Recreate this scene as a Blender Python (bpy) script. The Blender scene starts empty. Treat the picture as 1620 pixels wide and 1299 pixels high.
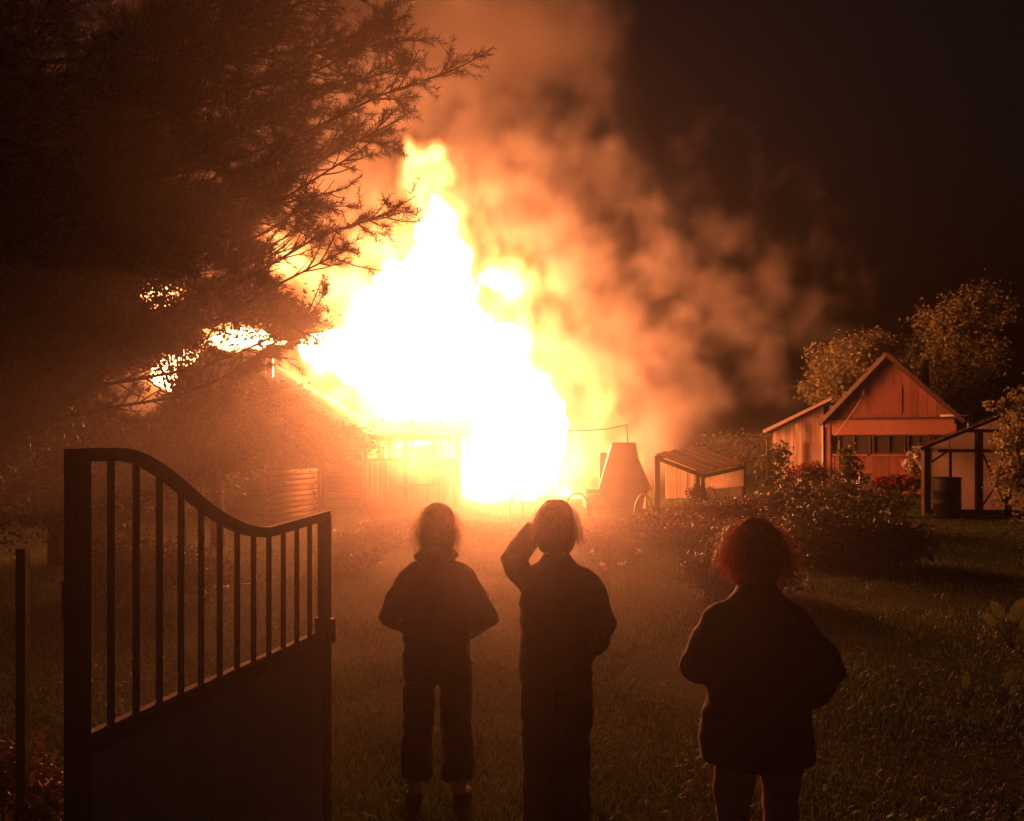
import bpy, bmesh, math, random
import numpy as np
from mathutils import Vector, Matrix, noise as mnoise, Euler
R = math.radians
rng = np.random.default_rng(7)
random.seed(7)
sc = bpy.context.scene
col = sc.collection

# ------------------------------------------------------------------ camera, world, exposure
F = 1300.0          # focal length in photo pixels (photo 1620 wide)
CAMZ = 2.0          # lens height
HOR = 700.0         # photo row of the horizon
cam = bpy.data.cameras.new('camera')
cam.lens = 36.0 * F / 1620.0
cam.sensor_width = 36.0
cam.shift_y = (HOR - 649.5) / 1620.0
cam.clip_end = 900
cam.clip_start = 0.05
cam_o = bpy.data.objects.new('camera', cam)
cam_o.location = (0, 0, CAMZ)
cam_o.rotation_euler = (R(90), 0, 0)
col.objects.link(cam_o)
sc.camera = cam_o

w = bpy.data.worlds.new('World'); sc.world = w; w.use_nodes = True
nt = w.node_tree
bg = nt.nodes['Background']
sky = nt.nodes.new('ShaderNodeTexSky'); sky.sky_type = 'NISHITA'; sky.sun_disc = False
sky.sun_elevation = R(-3.2); sky.sun_rotation = R(200)
nt.links.new(sky.outputs[0], bg.inputs[0]); bg.inputs[1].default_value = 0.055
w.cycles.sampling_method = 'NONE'
# deep night: the sun is far below the horizon and gives nothing, the blaze lights everything

sc.view_settings.view_transform = 'Standard'; sc.view_settings.look = 'None'
sc.view_settings.exposure = 0.0; sc.view_settings.gamma = 1.0
sc.render.engine = 'CYCLES'
cy = sc.cycles
cy.use_denoising = True
try: cy.denoiser = 'OPENIMAGEDENOISE'
except Exception: pass
cy.use_light_tree = False
cy.use_adaptive_sampling = True; cy.adaptive_threshold = 0.03
cy.max_bounces = 6; cy.diffuse_bounces = 3; cy.glossy_bounces = 2; cy.transmission_bounces = 3
cy.volume_bounces = 0; cy.transparent_max_bounces = 8
cy.sample_clamp_indirect = 3.0; cy.sample_clamp_direct = 0
cy.caustics_reflective = False; cy.caustics_refractive = False
cy.volume_step_rate = 6.0; cy.volume_max_steps = 128

FIRE = (74.0, 20.0, 6.4)       # radiance of the flame core

# ------------------------------------------------------------------ helpers
def P(px, py, D):
    """point seen at a pixel of the photograph, D metres in front of the lens"""
    return Vector(((px - 810.0) / F * D, D, CAMZ - (py - HOR) / F * D))
def G(px, D, z=0.0):
    return Vector(((px - 810.0) / F * D, D, z))

def tag(o, label=None, cat=None, group=None, kind=None):
    if label: o['label'] = label
    if cat: o['category'] = cat
    if group: o['group'] = group
    if kind: o['kind'] = kind
    return o
def link(o, parent=None):
    col.objects.link(o)
    if parent is not None:
        o.parent = parent
        o.matrix_parent_inverse = Matrix.Translation(-world_loc(parent))
    return o
def world_loc(o):
    # every parent here is unrotated; parts keep the vertices in world space
    return Vector(o.get('_base', (0, 0, 0)))
def thing(name, label, cat, loc=(0, 0, 0), group=None, kind=None):
    o = bpy.data.objects.new(name, None); o.empty_display_size = 0.3
    o.location = loc; o['_base'] = tuple(loc)
    col.objects.link(o)
    return tag(o, label, cat, group, kind)

class MB:
    def __init__(s): s.v = []; s.f = []
    def add(s, vs, fs):
        b = len(s.v); s.v += [tuple(v) for v in vs]; s.f += [tuple(i + b for i in f) for f in fs]; return s
    def box(s, c, size, rot=None):
        c = Vector(c); h = Vector(size) * 0.5
        M = rot.to_matrix() if rot is not None and not isinstance(rot, Matrix) else rot
        vs = []
        for x, y, z in ((-1,-1,-1),(1,-1,-1),(1,1,-1),(-1,1,-1),(-1,-1,1),(1,-1,1),(1,1,1),(-1,1,1)):
            d = Vector((x*h.x, y*h.y, z*h.z))
            vs.append(c + (M @ d if M is not None else d))
        return s.add(vs, [(3,2,1,0),(4,5,6,7),(0,1,5,4),(1,2,6,5),(2,3,7,6),(3,0,4,7)])
    def beam(s, a, b, w, h, up=(0, 0, 1)):
        a = Vector(a); b = Vector(b); d = (b - a); L = d.length; d.normalize()
        up = Vector(up)
        if abs(d.dot(up)) > 0.98: up = Vector((0, 1, 0))
        x = d.cross(up).normalized(); z = x.cross(d).normalized()
        M = Matrix((x, d, z)).transposed()
        return s.box((a + b) / 2, (w, L, h), M)
    def tube(s, pts, radii, n=10, squash=1.0, cap=True):
        pts = [Vector(p) for p in pts]
        if not hasattr(radii, '__len__'): radii = [radii] * len(pts)
        prev = None; base = len(s.v)
        for i, p in enumerate(pts):
            if i == 0: d = pts[1] - pts[0]
            elif i == len(pts) - 1: d = pts[-1] - pts[-2]
            else: d = pts[i + 1] - pts[i - 1]
            d.normalize()
            if prev is None:
                ref = Vector((0, 0, 1)) if abs(d.z) < 0.9 else Vector((0, 1, 0))
                x = d.cross(ref).normalized()
            else:
                x = (prev - d * prev.dot(d)).normalized()
            prev = x; y = d.cross(x)
            for k in range(n):
                a = 2 * math.pi * k / n
                s.v.append(tuple(p + (x * math.cos(a) + y * math.sin(a) * squash) * radii[i]))
        for i in range(len(pts) - 1):
            for k in range(n):
                k2 = (k + 1) % n
                s.f.append((base + i*n + k, base + i*n + k2, base + (i+1)*n + k2, base + (i+1)*n + k))
        if cap:
            s.f.append(tuple(base + k for k in range(n))[::-1])
            s.f.append(tuple(base + (len(pts)-1)*n + k for k in range(n)))
        return s
    def rings(s, rs, n=20, cap=True):
        """rs: (cx, cy, z, rx, ry) ellipses stacked"""
        base = len(s.v)
        for cx, cy_, z, rx, ry in rs:
            for k in range(n):
                a = 2*math.pi*k/n
                s.v.append((cx + rx*math.cos(a), cy_ + ry*math.sin(a), z))
        for i in range(len(rs)-1):
            for k in range(n):
                k2 = (k+1) % n
                s.f.append((base+i*n+k, base+i*n+k2, base+(i+1)*n+k2, base+(i+1)*n+k))
        if cap:
            s.f.append(tuple(base+k for k in range(n))[::-1]); s.f.append(tuple(base+(len(rs)-1)*n+k for k in range(n)))
        return s
    def ball(s, c, r, n=14, m=10):
        if not hasattr(r, '__len__'): r = (r, r, r)
        rs = []
        base = len(s.v)
        for i in range(m + 1):
            t = math.pi * (i + 0.001) / (m + 0.002)
            for k in range(n):
                a = 2*math.pi*k/n
                s.v.append((c[0]+r[0]*math.sin(t)*math.cos(a), c[1]+r[1]*math.sin(t)*math.sin(a), c[2]-r[2]*math.cos(t)))
        for i in range(m):
            for k in range(n):
                k2=(k+1)%n
                s.f.append((base+i*n+k, base+i*n+k2, base+(i+1)*n+k2, base+(i+1)*n+k))
        s.f.append(tuple(base+k for k in range(n))[::-1]); s.f.append(tuple(base+m*n+k for k in range(n)))
        return s
    def prism(s, poly, d):
        """closed polygon poly (3D points), pushed along vector d"""
        n = len(poly); d = Vector(d)
        vs = [Vector(p) for p in poly] + [Vector(p) + d for p in poly]
        fs = [tuple(range(n))[::-1], tuple(range(n, 2*n))] + [(i, (i+1)%n, n+(i+1)%n, n+i) for i in range(n)]
        return s.add(vs, fs)
    def mesh(s, name, smooth=False):
        me = bpy.data.meshes.new(name); me.from_pydata(s.v, [], s.f); me.update()
        bm = bmesh.new(); bm.from_mesh(me); bmesh.ops.recalc_face_normals(bm, faces=bm.faces); bm.to_mesh(me); bm.free()
        if smooth: me.polygons.foreach_set('use_smooth', [True]*len(me.polygons))
        return me
    def build(s, name, mat, parent=None, smooth=False):
        me = s.mesh(name, smooth); me.materials.append(mat)
        return link(bpy.data.objects.new(name, me), parent)

_unit = {}
def piece(name, c, size, mat, parent, rot=None, bevel=True):
    """one board / post / log-like piece; alike pieces share one bevelled unit mesh"""
    key = mat.name
    if key not in _unit:
        bm = bmesh.new(); bmesh.ops.create_cube(bm, size=1.0)
        me = bpy.data.meshes.new(name); bm.to_mesh(me); bm.free(); me.materials.append(mat); _unit[key] = me
    o = bpy.data.objects.new(name, _unit[key])
    M = rot if isinstance(rot, Matrix) else (rot.to_matrix() if rot is not None else Matrix.Identity(3))
    o.rotation_euler = M.to_euler(); o.location = c; o.scale = size
    return link(o, parent)
def piece_beam(name, a, b, w_, h_, mat, parent, up=(0, 0, 1)):
    a = Vector(a); b = Vector(b); d = b - a; L = d.length; d.normalize(); up = Vector(up)
    if abs(d.dot(up)) > 0.98: up = Vector((0, 1, 0))
    x = d.cross(up).normalized(); z = x.cross(d).normalized()
    return piece(name, (a + b)/2, (w_, L, h_), mat, parent, Matrix((x, d, z)).transposed())

def np_mesh(name, verts, faces_list, mat, parent=None, smooth=False):
    """faces_list: list of int arrays (n,k)"""
    me = bpy.data.meshes.new(name)
    verts = np.asarray(verts, dtype=np.float32).reshape(-1, 3)
    loops = np.concatenate([f.ravel() for f in faces_list]).astype(np.int32)
    starts = []; tot = 0
    for f in faces_list:
        n, k = f.shape
        starts.append(tot + np.arange(n) * k); tot += n * k
    starts = np.concatenate(starts).astype(np.int32)
    me.vertices.add(len(verts)); me.vertices.foreach_set('co', verts.ravel())
    me.loops.add(len(loops)); me.loops.foreach_set('vertex_index', loops)
    me.polygons.add(len(starts)); me.polygons.foreach_set('loop_start', starts)
    me.update(calc_edges=True); me.validate()
    if smooth: me.polygons.foreach_set('use_smooth', np.ones(len(me.polygons), bool))
    me.materials.append(mat)
    return link(bpy.data.objects.new(name, me), parent)

# ------------------------------------------------------------------ materials
def material(name):
    m = bpy.data.materials.new(name); m.use_nodes = True
    return m, m.node_tree, m.node_tree.nodes['Principled BSDF']
def surf(name, c1, c2=None, scale=6.0, rough=0.8, metal=0.0, bump=0.15, stretch=(1, 1, 1), spec=0.3, bscale=None, detail=6, sheen=0.0):
    m, t, b = material(name)
    c2 = c2 or tuple(x * 0.6 for x in c1)
    tc = t.nodes.new('ShaderNodeTexCoord'); mp = t.nodes.new('ShaderNodeMapping'); mp.inputs['Scale'].default_value = stretch
    geo = t.nodes.new('ShaderNodeNewGeometry')
    t.links.new(geo.outputs['Position'], mp.inputs['Vector'])
    n = t.nodes.new('ShaderNodeTexNoise'); n.inputs['Scale'].default_value = scale; n.inputs['Detail'].default_value = detail; n.inputs['Roughness'].default_value = 0.65
    t.links.new(mp.outputs[0], n.inputs['Vector'])
    r = t.nodes.new('ShaderNodeValToRGB'); r.color_ramp.elements[0].position = 0.3; r.color_ramp.elements[1].position = 0.7
    r.color_ramp.elements[0].color = (*c2, 1); r.color_ramp.elements[1].color = (*c1, 1)
    t.links.new(n.outputs[0], r.inputs[0]); 
    oi = t.nodes.new('ShaderNodeObjectInfo')
    hv = t.nodes.new('ShaderNodeHueSaturation'); mr = t.nodes.new('ShaderNodeMapRange')
    mr.inputs[3].default_value = 0.8; mr.inputs[4].default_value = 1.2
    t.links.new(oi.outputs['Random'], mr.inputs[0]); t.links.new(mr.outputs[0], hv.inputs['Value']); t.links.new(r.outputs[0], hv.inputs['Color'])
    t.links.new(hv.outputs[0], b.inputs['Base Color'])
    b.inputs['Roughness'].default_value = rough; b.inputs['Metallic'].default_value = metal
    b.inputs['Specular IOR Level'].default_value = spec
    if bump > 0:
        n2 = t.nodes.new('ShaderNodeTexNoise'); n2.inputs['Scale'].default_value = bscale or scale * 4; n2.inputs['Detail'].default_value = 5
        t.links.new(mp.outputs[0], n2.inputs['Vector'])
        bp = t.nodes.new('ShaderNodeBump'); bp.inputs['Strength'].default_value = bump; bp.inputs['Distance'].default_value = 0.02
        t.links.new(n2.outputs[0], bp.inputs['Height']); t.links.new(bp.outputs[0], b.inputs['Normal'])
    b.inputs['Sheen Weight'].default_value = sheen; b.inputs['Sheen Roughness'].default_value = 0.35
    return m
def leafmat(name, c1, c2, trans=0.45, rough=0.5, spec=0.35, nscale=3.0):
    """leaf: diffuse/gloss plus light passing through the blade"""
    m, t, b = material(name)
    geo = t.nodes.new('ShaderNodeNewGeometry')
    n = t.nodes.new('ShaderNodeTexNoise'); n.inputs['Scale'].default_value = nscale; n.inputs['Detail'].default_value = 4
    t.links.new(geo.outputs['Position'], n.inputs['Vector'])
    add = t.nodes.new('ShaderNodeMath'); add.operation = 'ADD'
    sub = t.nodes.new('ShaderNodeMath'); sub.operation = 'MULTIPLY_ADD'; sub.inputs[1].default_value = 0.5; sub.inputs[2].default_value = -0.25
    t.links.new(geo.outputs['Random Per Island'], sub.inputs[0]); t.links.new(sub.outputs[0], add.inputs[0]); t.links.new(n.outputs[0], add.inputs[1])
    r = t.nodes.new('ShaderNodeValToRGB'); r.color_ramp.elements[0].position = 0.3; r.color_ramp.elements[1].position = 0.75
    r.color_ramp.elements[0].color = (*c2, 1); r.color_ramp.elements[1].color = (*c1, 1)
    t.links.new(add.outputs[0], r.inputs[0])
    t.links.new(r.outputs[0], b.inputs['Base Color']); b.inputs['Roughness'].default_value = rough
    b.inputs['Specular IOR Level'].default_value = spec
    tr = t.nodes.new('ShaderNodeBsdfTranslucent'); t.links.new(r.outputs[0], tr.inputs[0])
    mx = t.nodes.new('ShaderNodeMixShader'); mx.inputs[0].default_value = trans
    t.links.new(b.outputs[0], mx.inputs[1]); t.links.new(tr.outputs[0], mx.inputs[2])
    t.links.new(mx.outputs[0], t.nodes['Material Output'].inputs['Surface'])
    return m

M = {}
M['ground'] = surf('lawn_soil', (0.034, 0.048, 0.014), (0.02, 0.018, 0.01), scale=1.3, rough=1.0, bump=0.8, bscale=18, spec=0.05)
M['grass'] = leafmat('grass_blades', (0.11, 0.19, 0.04), (0.06, 0.085, 0.022), trans=0.3, rough=0.6, nscale=0.8)
M['needle'] = leafmat('pine_needles', (0.07, 0.075, 0.03), (0.035, 0.03, 0.015), trans=0.15, rough=0.45, nscale=1.5)
M['leaf'] = leafmat('apple_leaves', (0.10, 0.11, 0.03), (0.05, 0.05, 0.018), trans=0.4)
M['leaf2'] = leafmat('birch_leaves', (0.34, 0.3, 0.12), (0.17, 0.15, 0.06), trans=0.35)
M['leaf3'] = leafmat('shrub_leaves', (0.085, 0.085, 0.03), (0.04, 0.035, 0.015), trans=0.3)
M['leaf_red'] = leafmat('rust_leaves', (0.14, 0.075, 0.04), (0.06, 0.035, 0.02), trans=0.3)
M['petal_red'] = leafmat('red_petals', (0.5, 0.06, 0.06), (0.35, 0.03, 0.04), trans=0.4)
M['petal_white'] = leafmat('white_petals', (0.75, 0.7, 0.62), (0.6, 0.55, 0.5), trans=0.4)
M['broad'] = leafmat('broad_leaves', (0.16, 0.19, 0.08), (0.07, 0.09, 0.035), trans=0.25, rough=0.35)
M['bark'] = surf('bark', (0.09, 0.065, 0.045), (0.04, 0.03, 0.02), scale=12, bump=0.8, stretch=(1, 1, 0.3), rough=0.95)
M['iron'] = surf('dark_iron', (0.075, 0.04, 0.028), (0.025, 0.022, 0.022), scale=9, rough=0.6, metal=0.3, bump=0.15)
M['sheet'] = surf('slate_blue_sheet', (0.4, 0.44, 0.52), (0.3, 0.33, 0.40), scale=2.5, rough=0.7, metal=0.1, bump=0.1, stretch=(1, 1, 0.4))
M['edge_strip'] = surf('worn_pale_edge', (0.34, 0.26, 0.2), (0.16, 0.12, 0.1), scale=9, rough=0.8, bump=0.2)
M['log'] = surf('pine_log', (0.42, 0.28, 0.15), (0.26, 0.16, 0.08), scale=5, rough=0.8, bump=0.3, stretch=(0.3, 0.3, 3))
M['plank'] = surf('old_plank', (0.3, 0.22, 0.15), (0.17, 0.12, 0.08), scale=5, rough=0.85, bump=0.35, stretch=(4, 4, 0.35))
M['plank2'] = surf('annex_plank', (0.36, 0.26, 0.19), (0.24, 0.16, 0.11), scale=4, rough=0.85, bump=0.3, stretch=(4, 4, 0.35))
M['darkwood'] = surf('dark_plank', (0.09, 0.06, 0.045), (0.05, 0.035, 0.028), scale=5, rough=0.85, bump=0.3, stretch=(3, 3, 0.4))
M['slate'] = surf('asbestos_roof', (0.16, 0.145, 0.135), (0.09, 0.08, 0.075), scale=3, rough=0.9, bump=0.3)
M['tin'] = surf('grey_tin', (0.15, 0.14, 0.135), (0.10, 0.095, 0.09), scale=1.6, rough=0.55, metal=0.25, bump=0.05)
M['tin_lit'] = surf('lit_tin', (0.4, 0.38, 0.36), (0.3, 0.28, 0.27), scale=1.6, rough=0.6, metal=0.15, bump=0.05)  # same tin made paler, light on the roof slope put into the colour
M['pipe'] = surf('bright_steel_pipe', (0.6, 0.58, 0.55), (0.5, 0.48, 0.46), scale=5, rough=0.3, metal=0.9, bump=0.03)
M['hoop'] = surf('white_plastic_tube', (0.55, 0.52, 0.46), (0.42, 0.4, 0.35), scale=8, rough=0.4, bump=0.03)
M['redwall'] = surf('red_painted_board', (0.27, 0.105, 0.075), (0.2, 0.075, 0.055), scale=3, rough=0.8, bump=0.15, stretch=(3, 3, 0.5))
M['pinkwall'] = surf('pale_red_board', (0.33, 0.14, 0.10), (0.27, 0.11, 0.08), scale=3, rough=0.8, bump=0.12)
M['cream'] = surf('cream_paint', (0.6, 0.5, 0.38), (0.5, 0.4, 0.3), scale=4, rough=0.7, bump=0.1)
M['trim'] = surf('brown_trim', (0.10, 0.05, 0.035), (0.06, 0.03, 0.022), scale=6, rough=0.7, bump=0.1)
M['curtain'] = surf('window_curtain', (0.16, 0.13, 0.105), (0.08, 0.065, 0.05), scale=7, rough=0.9, bump=0.2, stretch=(4, 4, 0.1))
M['barrel'] = surf('dark_barrel', (0.03, 0.035, 0.03), (0.02, 0.022, 0.02), scale=5, rough=0.6, bump=0.05)
M['char'] = surf('charred_timber', (0.03, 0.025, 0.022), (0.015, 0.012, 0.01), scale=6, rough=0.9, bump=0.5)
M['jacket'] = surf('black_fleece', (0.022, 0.019, 0.019), (0.014, 0.012, 0.012), scale=14, rough=0.9, bump=0.25, spec=0.15, bscale=160, sheen=0.9)
M['coat'] = surf('charcoal_coat', (0.03, 0.026, 0.03), (0.02, 0.017, 0.02), scale=10, rough=0.8, bump=0.2, spec=0.2, bscale=120, sheen=0.25)
M['shirt'] = surf('black_loose_jacket', (0.02, 0.017, 0.017), (0.013, 0.011, 0.011), scale=10, rough=0.8, bump=0.2, spec=0.2, bscale=140, sheen=0.25)
M['trousers'] = surf('dark_trousers', (0.032, 0.028, 0.028), (0.02, 0.018, 0.018), scale=10, rough=0.85, bump=0.2, bscale=140, sheen=0.25)
M['legging'] = surf('dusty_pink_leggings', (0.42, 0.24, 0.2), (0.3, 0.16, 0.13), scale=10, rough=0.85, bump=0.2, bscale=120)
M['skin'] = surf('skin', (0.5, 0.28, 0.2), (0.44, 0.23, 0.165), scale=9, rough=0.55, bump=0.05)
M['shoe'] = surf('black_shoe', (0.02, 0.018, 0.018), None, scale=12, rough=0.9, spec=0.1, bump=0.1)
def hairmat(name, c1, c2):
    return leafmat(name, c1, c2, trans=0.5, rough=0.4, spec=0.5, nscale=30)
M['hair_brown'] = hairmat('brown_hair', (0.26, 0.11, 0.05), (0.10, 0.045, 0.02))
M['hair_red'] = hairmat('auburn_hair', (0.72, 0.16, 0.06), (0.32, 0.065, 0.025))
M['hair_dark'] = hairmat('dark_hair', (0.28, 0.11, 0.055), (0.10, 0.04, 0.02))

def polymat():
    m, t, b = material('milky_plastic_sheet')
    b.inputs['Base Color'].default_value = (0.55, 0.47, 0.4, 1); b.inputs['Roughness'].default_value = 0.45
    geo = t.nodes.new('ShaderNodeNewGeometry'); n = t.nodes.new('ShaderNodeTexNoise'); n.inputs['Scale'].default_value = 1.6; n.inputs['Detail'].default_value = 5
    t.links.new(geo.outputs['Position'], n.inputs['Vector'])
    r = t.nodes.new('ShaderNodeValToRGB'); r.color_ramp.elements[0].color = (0.42, 0.35, 0.29, 1); r.color_ramp.elements[1].color = (0.78, 0.7, 0.62, 1)
    t.links.new(n.outputs[0], r.inputs[0]); t.links.new(r.outputs[0], b.inputs['Base Color'])
    tr = t.nodes.new('ShaderNodeBsdfTranslucent'); t.links.new(r.outputs[0], tr.inputs[0])
    mx = t.nodes.new('ShaderNodeMixShader'); mx.inputs[0].default_value = 0.75
    t.links.new(b.outputs[0], mx.inputs[1]); t.links.new(tr.outputs[0], mx.inputs[2])
    t.links.new(mx.outputs[0], t.nodes['Material Output'].inputs['Surface'])
    return m
M['poly'] = polymat()
def glassmat():
    m, t, b = material('window_glass')
    b.inputs['Base Color'].default_value = (0.03, 0.03, 0.03, 1); b.inputs['Roughness'].default_value = 0.08; b.inputs['Alpha'].default_value = 0.2
    b.inputs['Specular IOR Level'].default_value = 0.6
    return m
M['glass'] = glassmat()
def emitmat(name, color):
    m = bpy.data.materials.new(name); m.use_nodes = True; t = m.node_tree; t.nodes.remove(t.nodes['Principled BSDF'])
    e = t.nodes.new('ShaderNodeEmission'); e.inputs[0].default_value = (*[c / max(color) for c in color], 1); e.inputs[1].default_value = max(color)
    t.links.new(e.outputs[0], t.nodes['Material Output'].inputs['Surface'])
    return m
M['core'] = emitmat('white_hot_flame', FIRE)

# ------------------------------------------------------------------ volumes: real 3-D fog grids made from blobs and noise
def blob_volume(name, mn, mx, res, blobs, mat, warp=(0.5, 1.2), det=(0.5, 0.5), lo=0.0, hi=0.4, parent=None, stretch=(1, 1, 1), seed=0.0, smax=0.2):
    """blobs: (centre, (rx, ry, rz), strength). density = sum-max of soft ellipsoids, warped and eroded by noise"""
    ng = bpy.data.node_groups.new(name + '_grid', 'GeometryNodeTree')
    ng.interface.new_socket('Geometry', in_out='OUTPUT', socket_type='NodeSocketGeometry')
    N = ng.nodes; L = ng.links
    out = N.new('NodeGroupOutput'); pos = N.new('GeometryNodeInputPosition')
    def vm(op, a=None, b=None, sc_=None):
        n = N.new('ShaderNodeVectorMath'); n.operation = op
        for i, x in enumerate((a, b)):
            if x is None: continue
            if hasattr(x, 'is_output'): L.new(x, n.inputs[i])
            else: n.inputs[i].default_value = x
        if sc_ is not None:
            if hasattr(sc_, 'is_output'): L.new(sc_, n.inputs['Scale'])
            else: n.inputs['Scale'].default_value = sc_
        return n
    def mt(op, a=None, b=None, c=None):
        n = N.new('ShaderNodeMath'); n.operation = op
        for i, x in enumerate((a, b, c)):
            if x is None: continue
            if hasattr(x, 'is_output'): L.new(x, n.inputs[i])
            else: n.inputs[i].default_value = x
        return n.outputs[0]
    sp = vm('MULTIPLY', pos.outputs[0], stretch).outputs[0]
    sp = vm('ADD', sp, (seed, seed * 1.7, seed * 0.3)).outputs[0]
    n1 = N.new('ShaderNodeTexNoise'); n1.inputs['Scale'].default_value = warp[0]; n1.inputs['Detail'].default_value = 3
    L.new(sp, n1.inputs['Vector'])
    off = vm('SUBTRACT', n1.outputs['Color'], (0.5, 0.5, 0.5)).outputs[0]
    off = vm('SCALE', off, sc_=warp[1]).outputs[0]
    wp = vm('ADD', pos.outputs[0], off).outputs[0]
    acc = None
    for c, r, s in blobs:
        d = vm('SUBTRACT', wp, tuple(c)).outputs[0]
        d = vm('DIVIDE', d, tuple(r)).outputs[0]
        ln = vm('LENGTH', d).outputs['Value']
        f = mt('MULTIPLY_ADD', ln, -s, s)           # s at the centre, 0 on the ellipsoid
        acc = f if acc is None else mt('SMOOTH_MAX', acc, f, smax)
    n2 = N.new('ShaderNodeTexNoise'); n2.inputs['Scale'].default_value = det[0]; n2.inputs['Detail'].default_value = 6; n2.inputs['Roughness'].default_value = 0.6
    L.new(sp, n2.inputs['Vector'])
    fb = [o for o in n2.outputs if o.name in ('Fac', 'Factor')][0]
    e = mt('MULTIPLY_ADD', fb, det[1], -0.5 * det[1])
    acc = mt('ADD', acc, e)
    mr = N.new('ShaderNodeMapRange'); mr.interpolation_type = 'SMOOTHSTEP'
    L.new(acc, mr.inputs[0]); mr.inputs[1].default_value = lo; mr.inputs[2].default_value = hi
    vc = N.new('GeometryNodeVolumeCube')
    L.new(mr.outputs[0], vc.inputs['Density'])
    vc.inputs['Min'].default_value = tuple(mn); vc.inputs['Max'].default_value = tuple(mx)
    for k, a in zip(res, 'XYZ'): vc.inputs['Resolution ' + a].default_value = k
    sm = N.new('GeometryNodeSetMaterial'); sm.inputs['Material'].default_value = mat
    L.new(vc.outputs[0], sm.inputs[0]); L.new(sm.outputs[0], out.inputs[0])
    me = bpy.data.meshes.new(name); me.materials.append(mat)
    o = bpy.data.objects.new(name, me)
    md = o.modifiers.new('grid', 'NODES'); md.node_group = ng
    return link(o, parent)

def flame_volmat(name, strength, c_lo, c_hi):
    m = bpy.data.materials.new(name); m.use_nodes = True; t = m.node_tree; t.nodes.remove(t.nodes['Principled BSDF'])
    at = t.nodes.new('ShaderNodeAttribute'); at.attribute_name = 'density'
    r = t.nodes.new('ShaderNodeValToRGB'); r.color_ramp.elements[0].color = (*c_lo, 1); r.color_ramp.elements[1].color = (*c_hi, 1)
    t.links.new(at.outputs['Fac'], r.inputs[0])
    p = t.nodes.new('ShaderNodeMath'); p.operation = 'POWER'; p.inputs[1].default_value = 1.6; t.links.new(at.outputs['Fac'], p.inputs[0])
    s = t.nodes.new('ShaderNodeMath'); s.operation = 'MULTIPLY'; s.inputs[1].default_value = strength; t.links.new(p.outputs[0], s.inputs[0])
    e = t.nodes.new('ShaderNodeEmission'); t.links.new(r.outputs[0], e.inputs[0]); t.links.new(s.outputs[0], e.inputs[1])
    t.links.new(e.outputs[0], t.nodes['Material Output'].inputs['Volume'])
    return m
def smoke_volmat(name, dens, color, aniso=0.0):
    m = bpy.data.materials.new(name); m.use_nodes = True; t = m.node_tree; t.nodes.remove(t.nodes['Principled BSDF'])
    p = t.nodes.new('ShaderNodeVolumePrincipled'); p.inputs['Color'].default_value = (*color, 1); p.inputs['Anisotropy'].default_value = aniso
    p.inputs['Density'].default_value = dens; p.inputs['Density Attribute'].default_value = 'density'
    t.links.new(p.outputs[0], t.nodes['Material Output'].inputs['Volume'])
    return m

def PB(px, py, D, rx, rz, ry, s=1.0):
    """blob seen at a pixel: radii rx, rz in photo pixels, ry metres in depth"""
    k = D / F
    return (P(px, py, D), (rx * k, ry, rz * k), s)

# ------------------------------------------------------------------ ground
def terrain():
    mb = bmesh.new()
    # near lawn finely divided with gentle relief, one sheet out to the horizon
    xs = [-80, -50] + [(-30 + i * 0.6) for i in range(101)] + [50, 80]
    ys = [-20] + [(-4 + i * 0.6) for i in range(101)] + [75, 110]
    vs = []
    for y in ys:
        for x in xs:
            z = 0.0
            if -30 <= x <= 30 and -4 <= y <= 56:
                z = 0.05 * mnoise.noise(Vector((x * 0.35, y * 0.35, 0))) + 0.025 * mnoise.noise(Vector((x * 1.1, y * 1.1, 4)))
            vs.append((x, y, z - 0.02))
    nx = len(xs); fs = []
    for j in range(len(ys) - 1):
        for i in range(nx - 1):
            a = j * nx + i; fs.append((a, a + 1, a + nx + 1, a + nx))
    b = MB(); b.add(vs, fs)
    o = b.build('ground', M['ground'], None, True); tag(o, 'dark lawn and bare garden soil', None, kind='structure')
    return o
terrain()

# ------------------------------------------------------------------ the fire
fire = thing('fire', 'towering white-hot blaze consuming the veranda house', 'fire', (-2.0, 30, 0))
CORE = [PB(686, 330, 30.5, 20, 26, .4), PB(690, 365, 30.5, 34, 40, .7), PB(694, 415, 30.5, 44, 50, 1.0), PB(672, 470, 30.5, 76, 52, 1.5), PB(668, 530, 30.5, 108, 56, 1.9),
        PB(630, 590, 30.5, 92, 42, 1.9), PB(735, 575, 30.5, 96, 80, 2.1), PB(555, 556, 30.5, 54, 26, 1.3), PB(795, 650, 30.5, 84, 74, 2.2), PB(805, 735, 30, 78, 50, 2.5),
        PB(700, 645, 30.5, 84, 50, 2.1), PB(785, 442, 30.5, 24, 10, .6), PB(850, 690, 30, 46, 84, 1.6), PB(600, 505, 30.5, 50, 40, 1.3), PB(775, 745, 27.4, 44, 32, .8), PB(512, 556, 30.8, 34, 16, 1.0), PB(808, 545, 30.4, 26, 40, 1.0)]
CORE_LEFT = [PB(395, 538, 33, 62, 15, 1.0), PB(335, 560, 33.2, 45, 22, 1.0), PB(285, 592, 33.4, 44, 30, 1.0)]
CORE_FAR = [PB(250, 468, 33, 24, 22, .7)]
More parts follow.
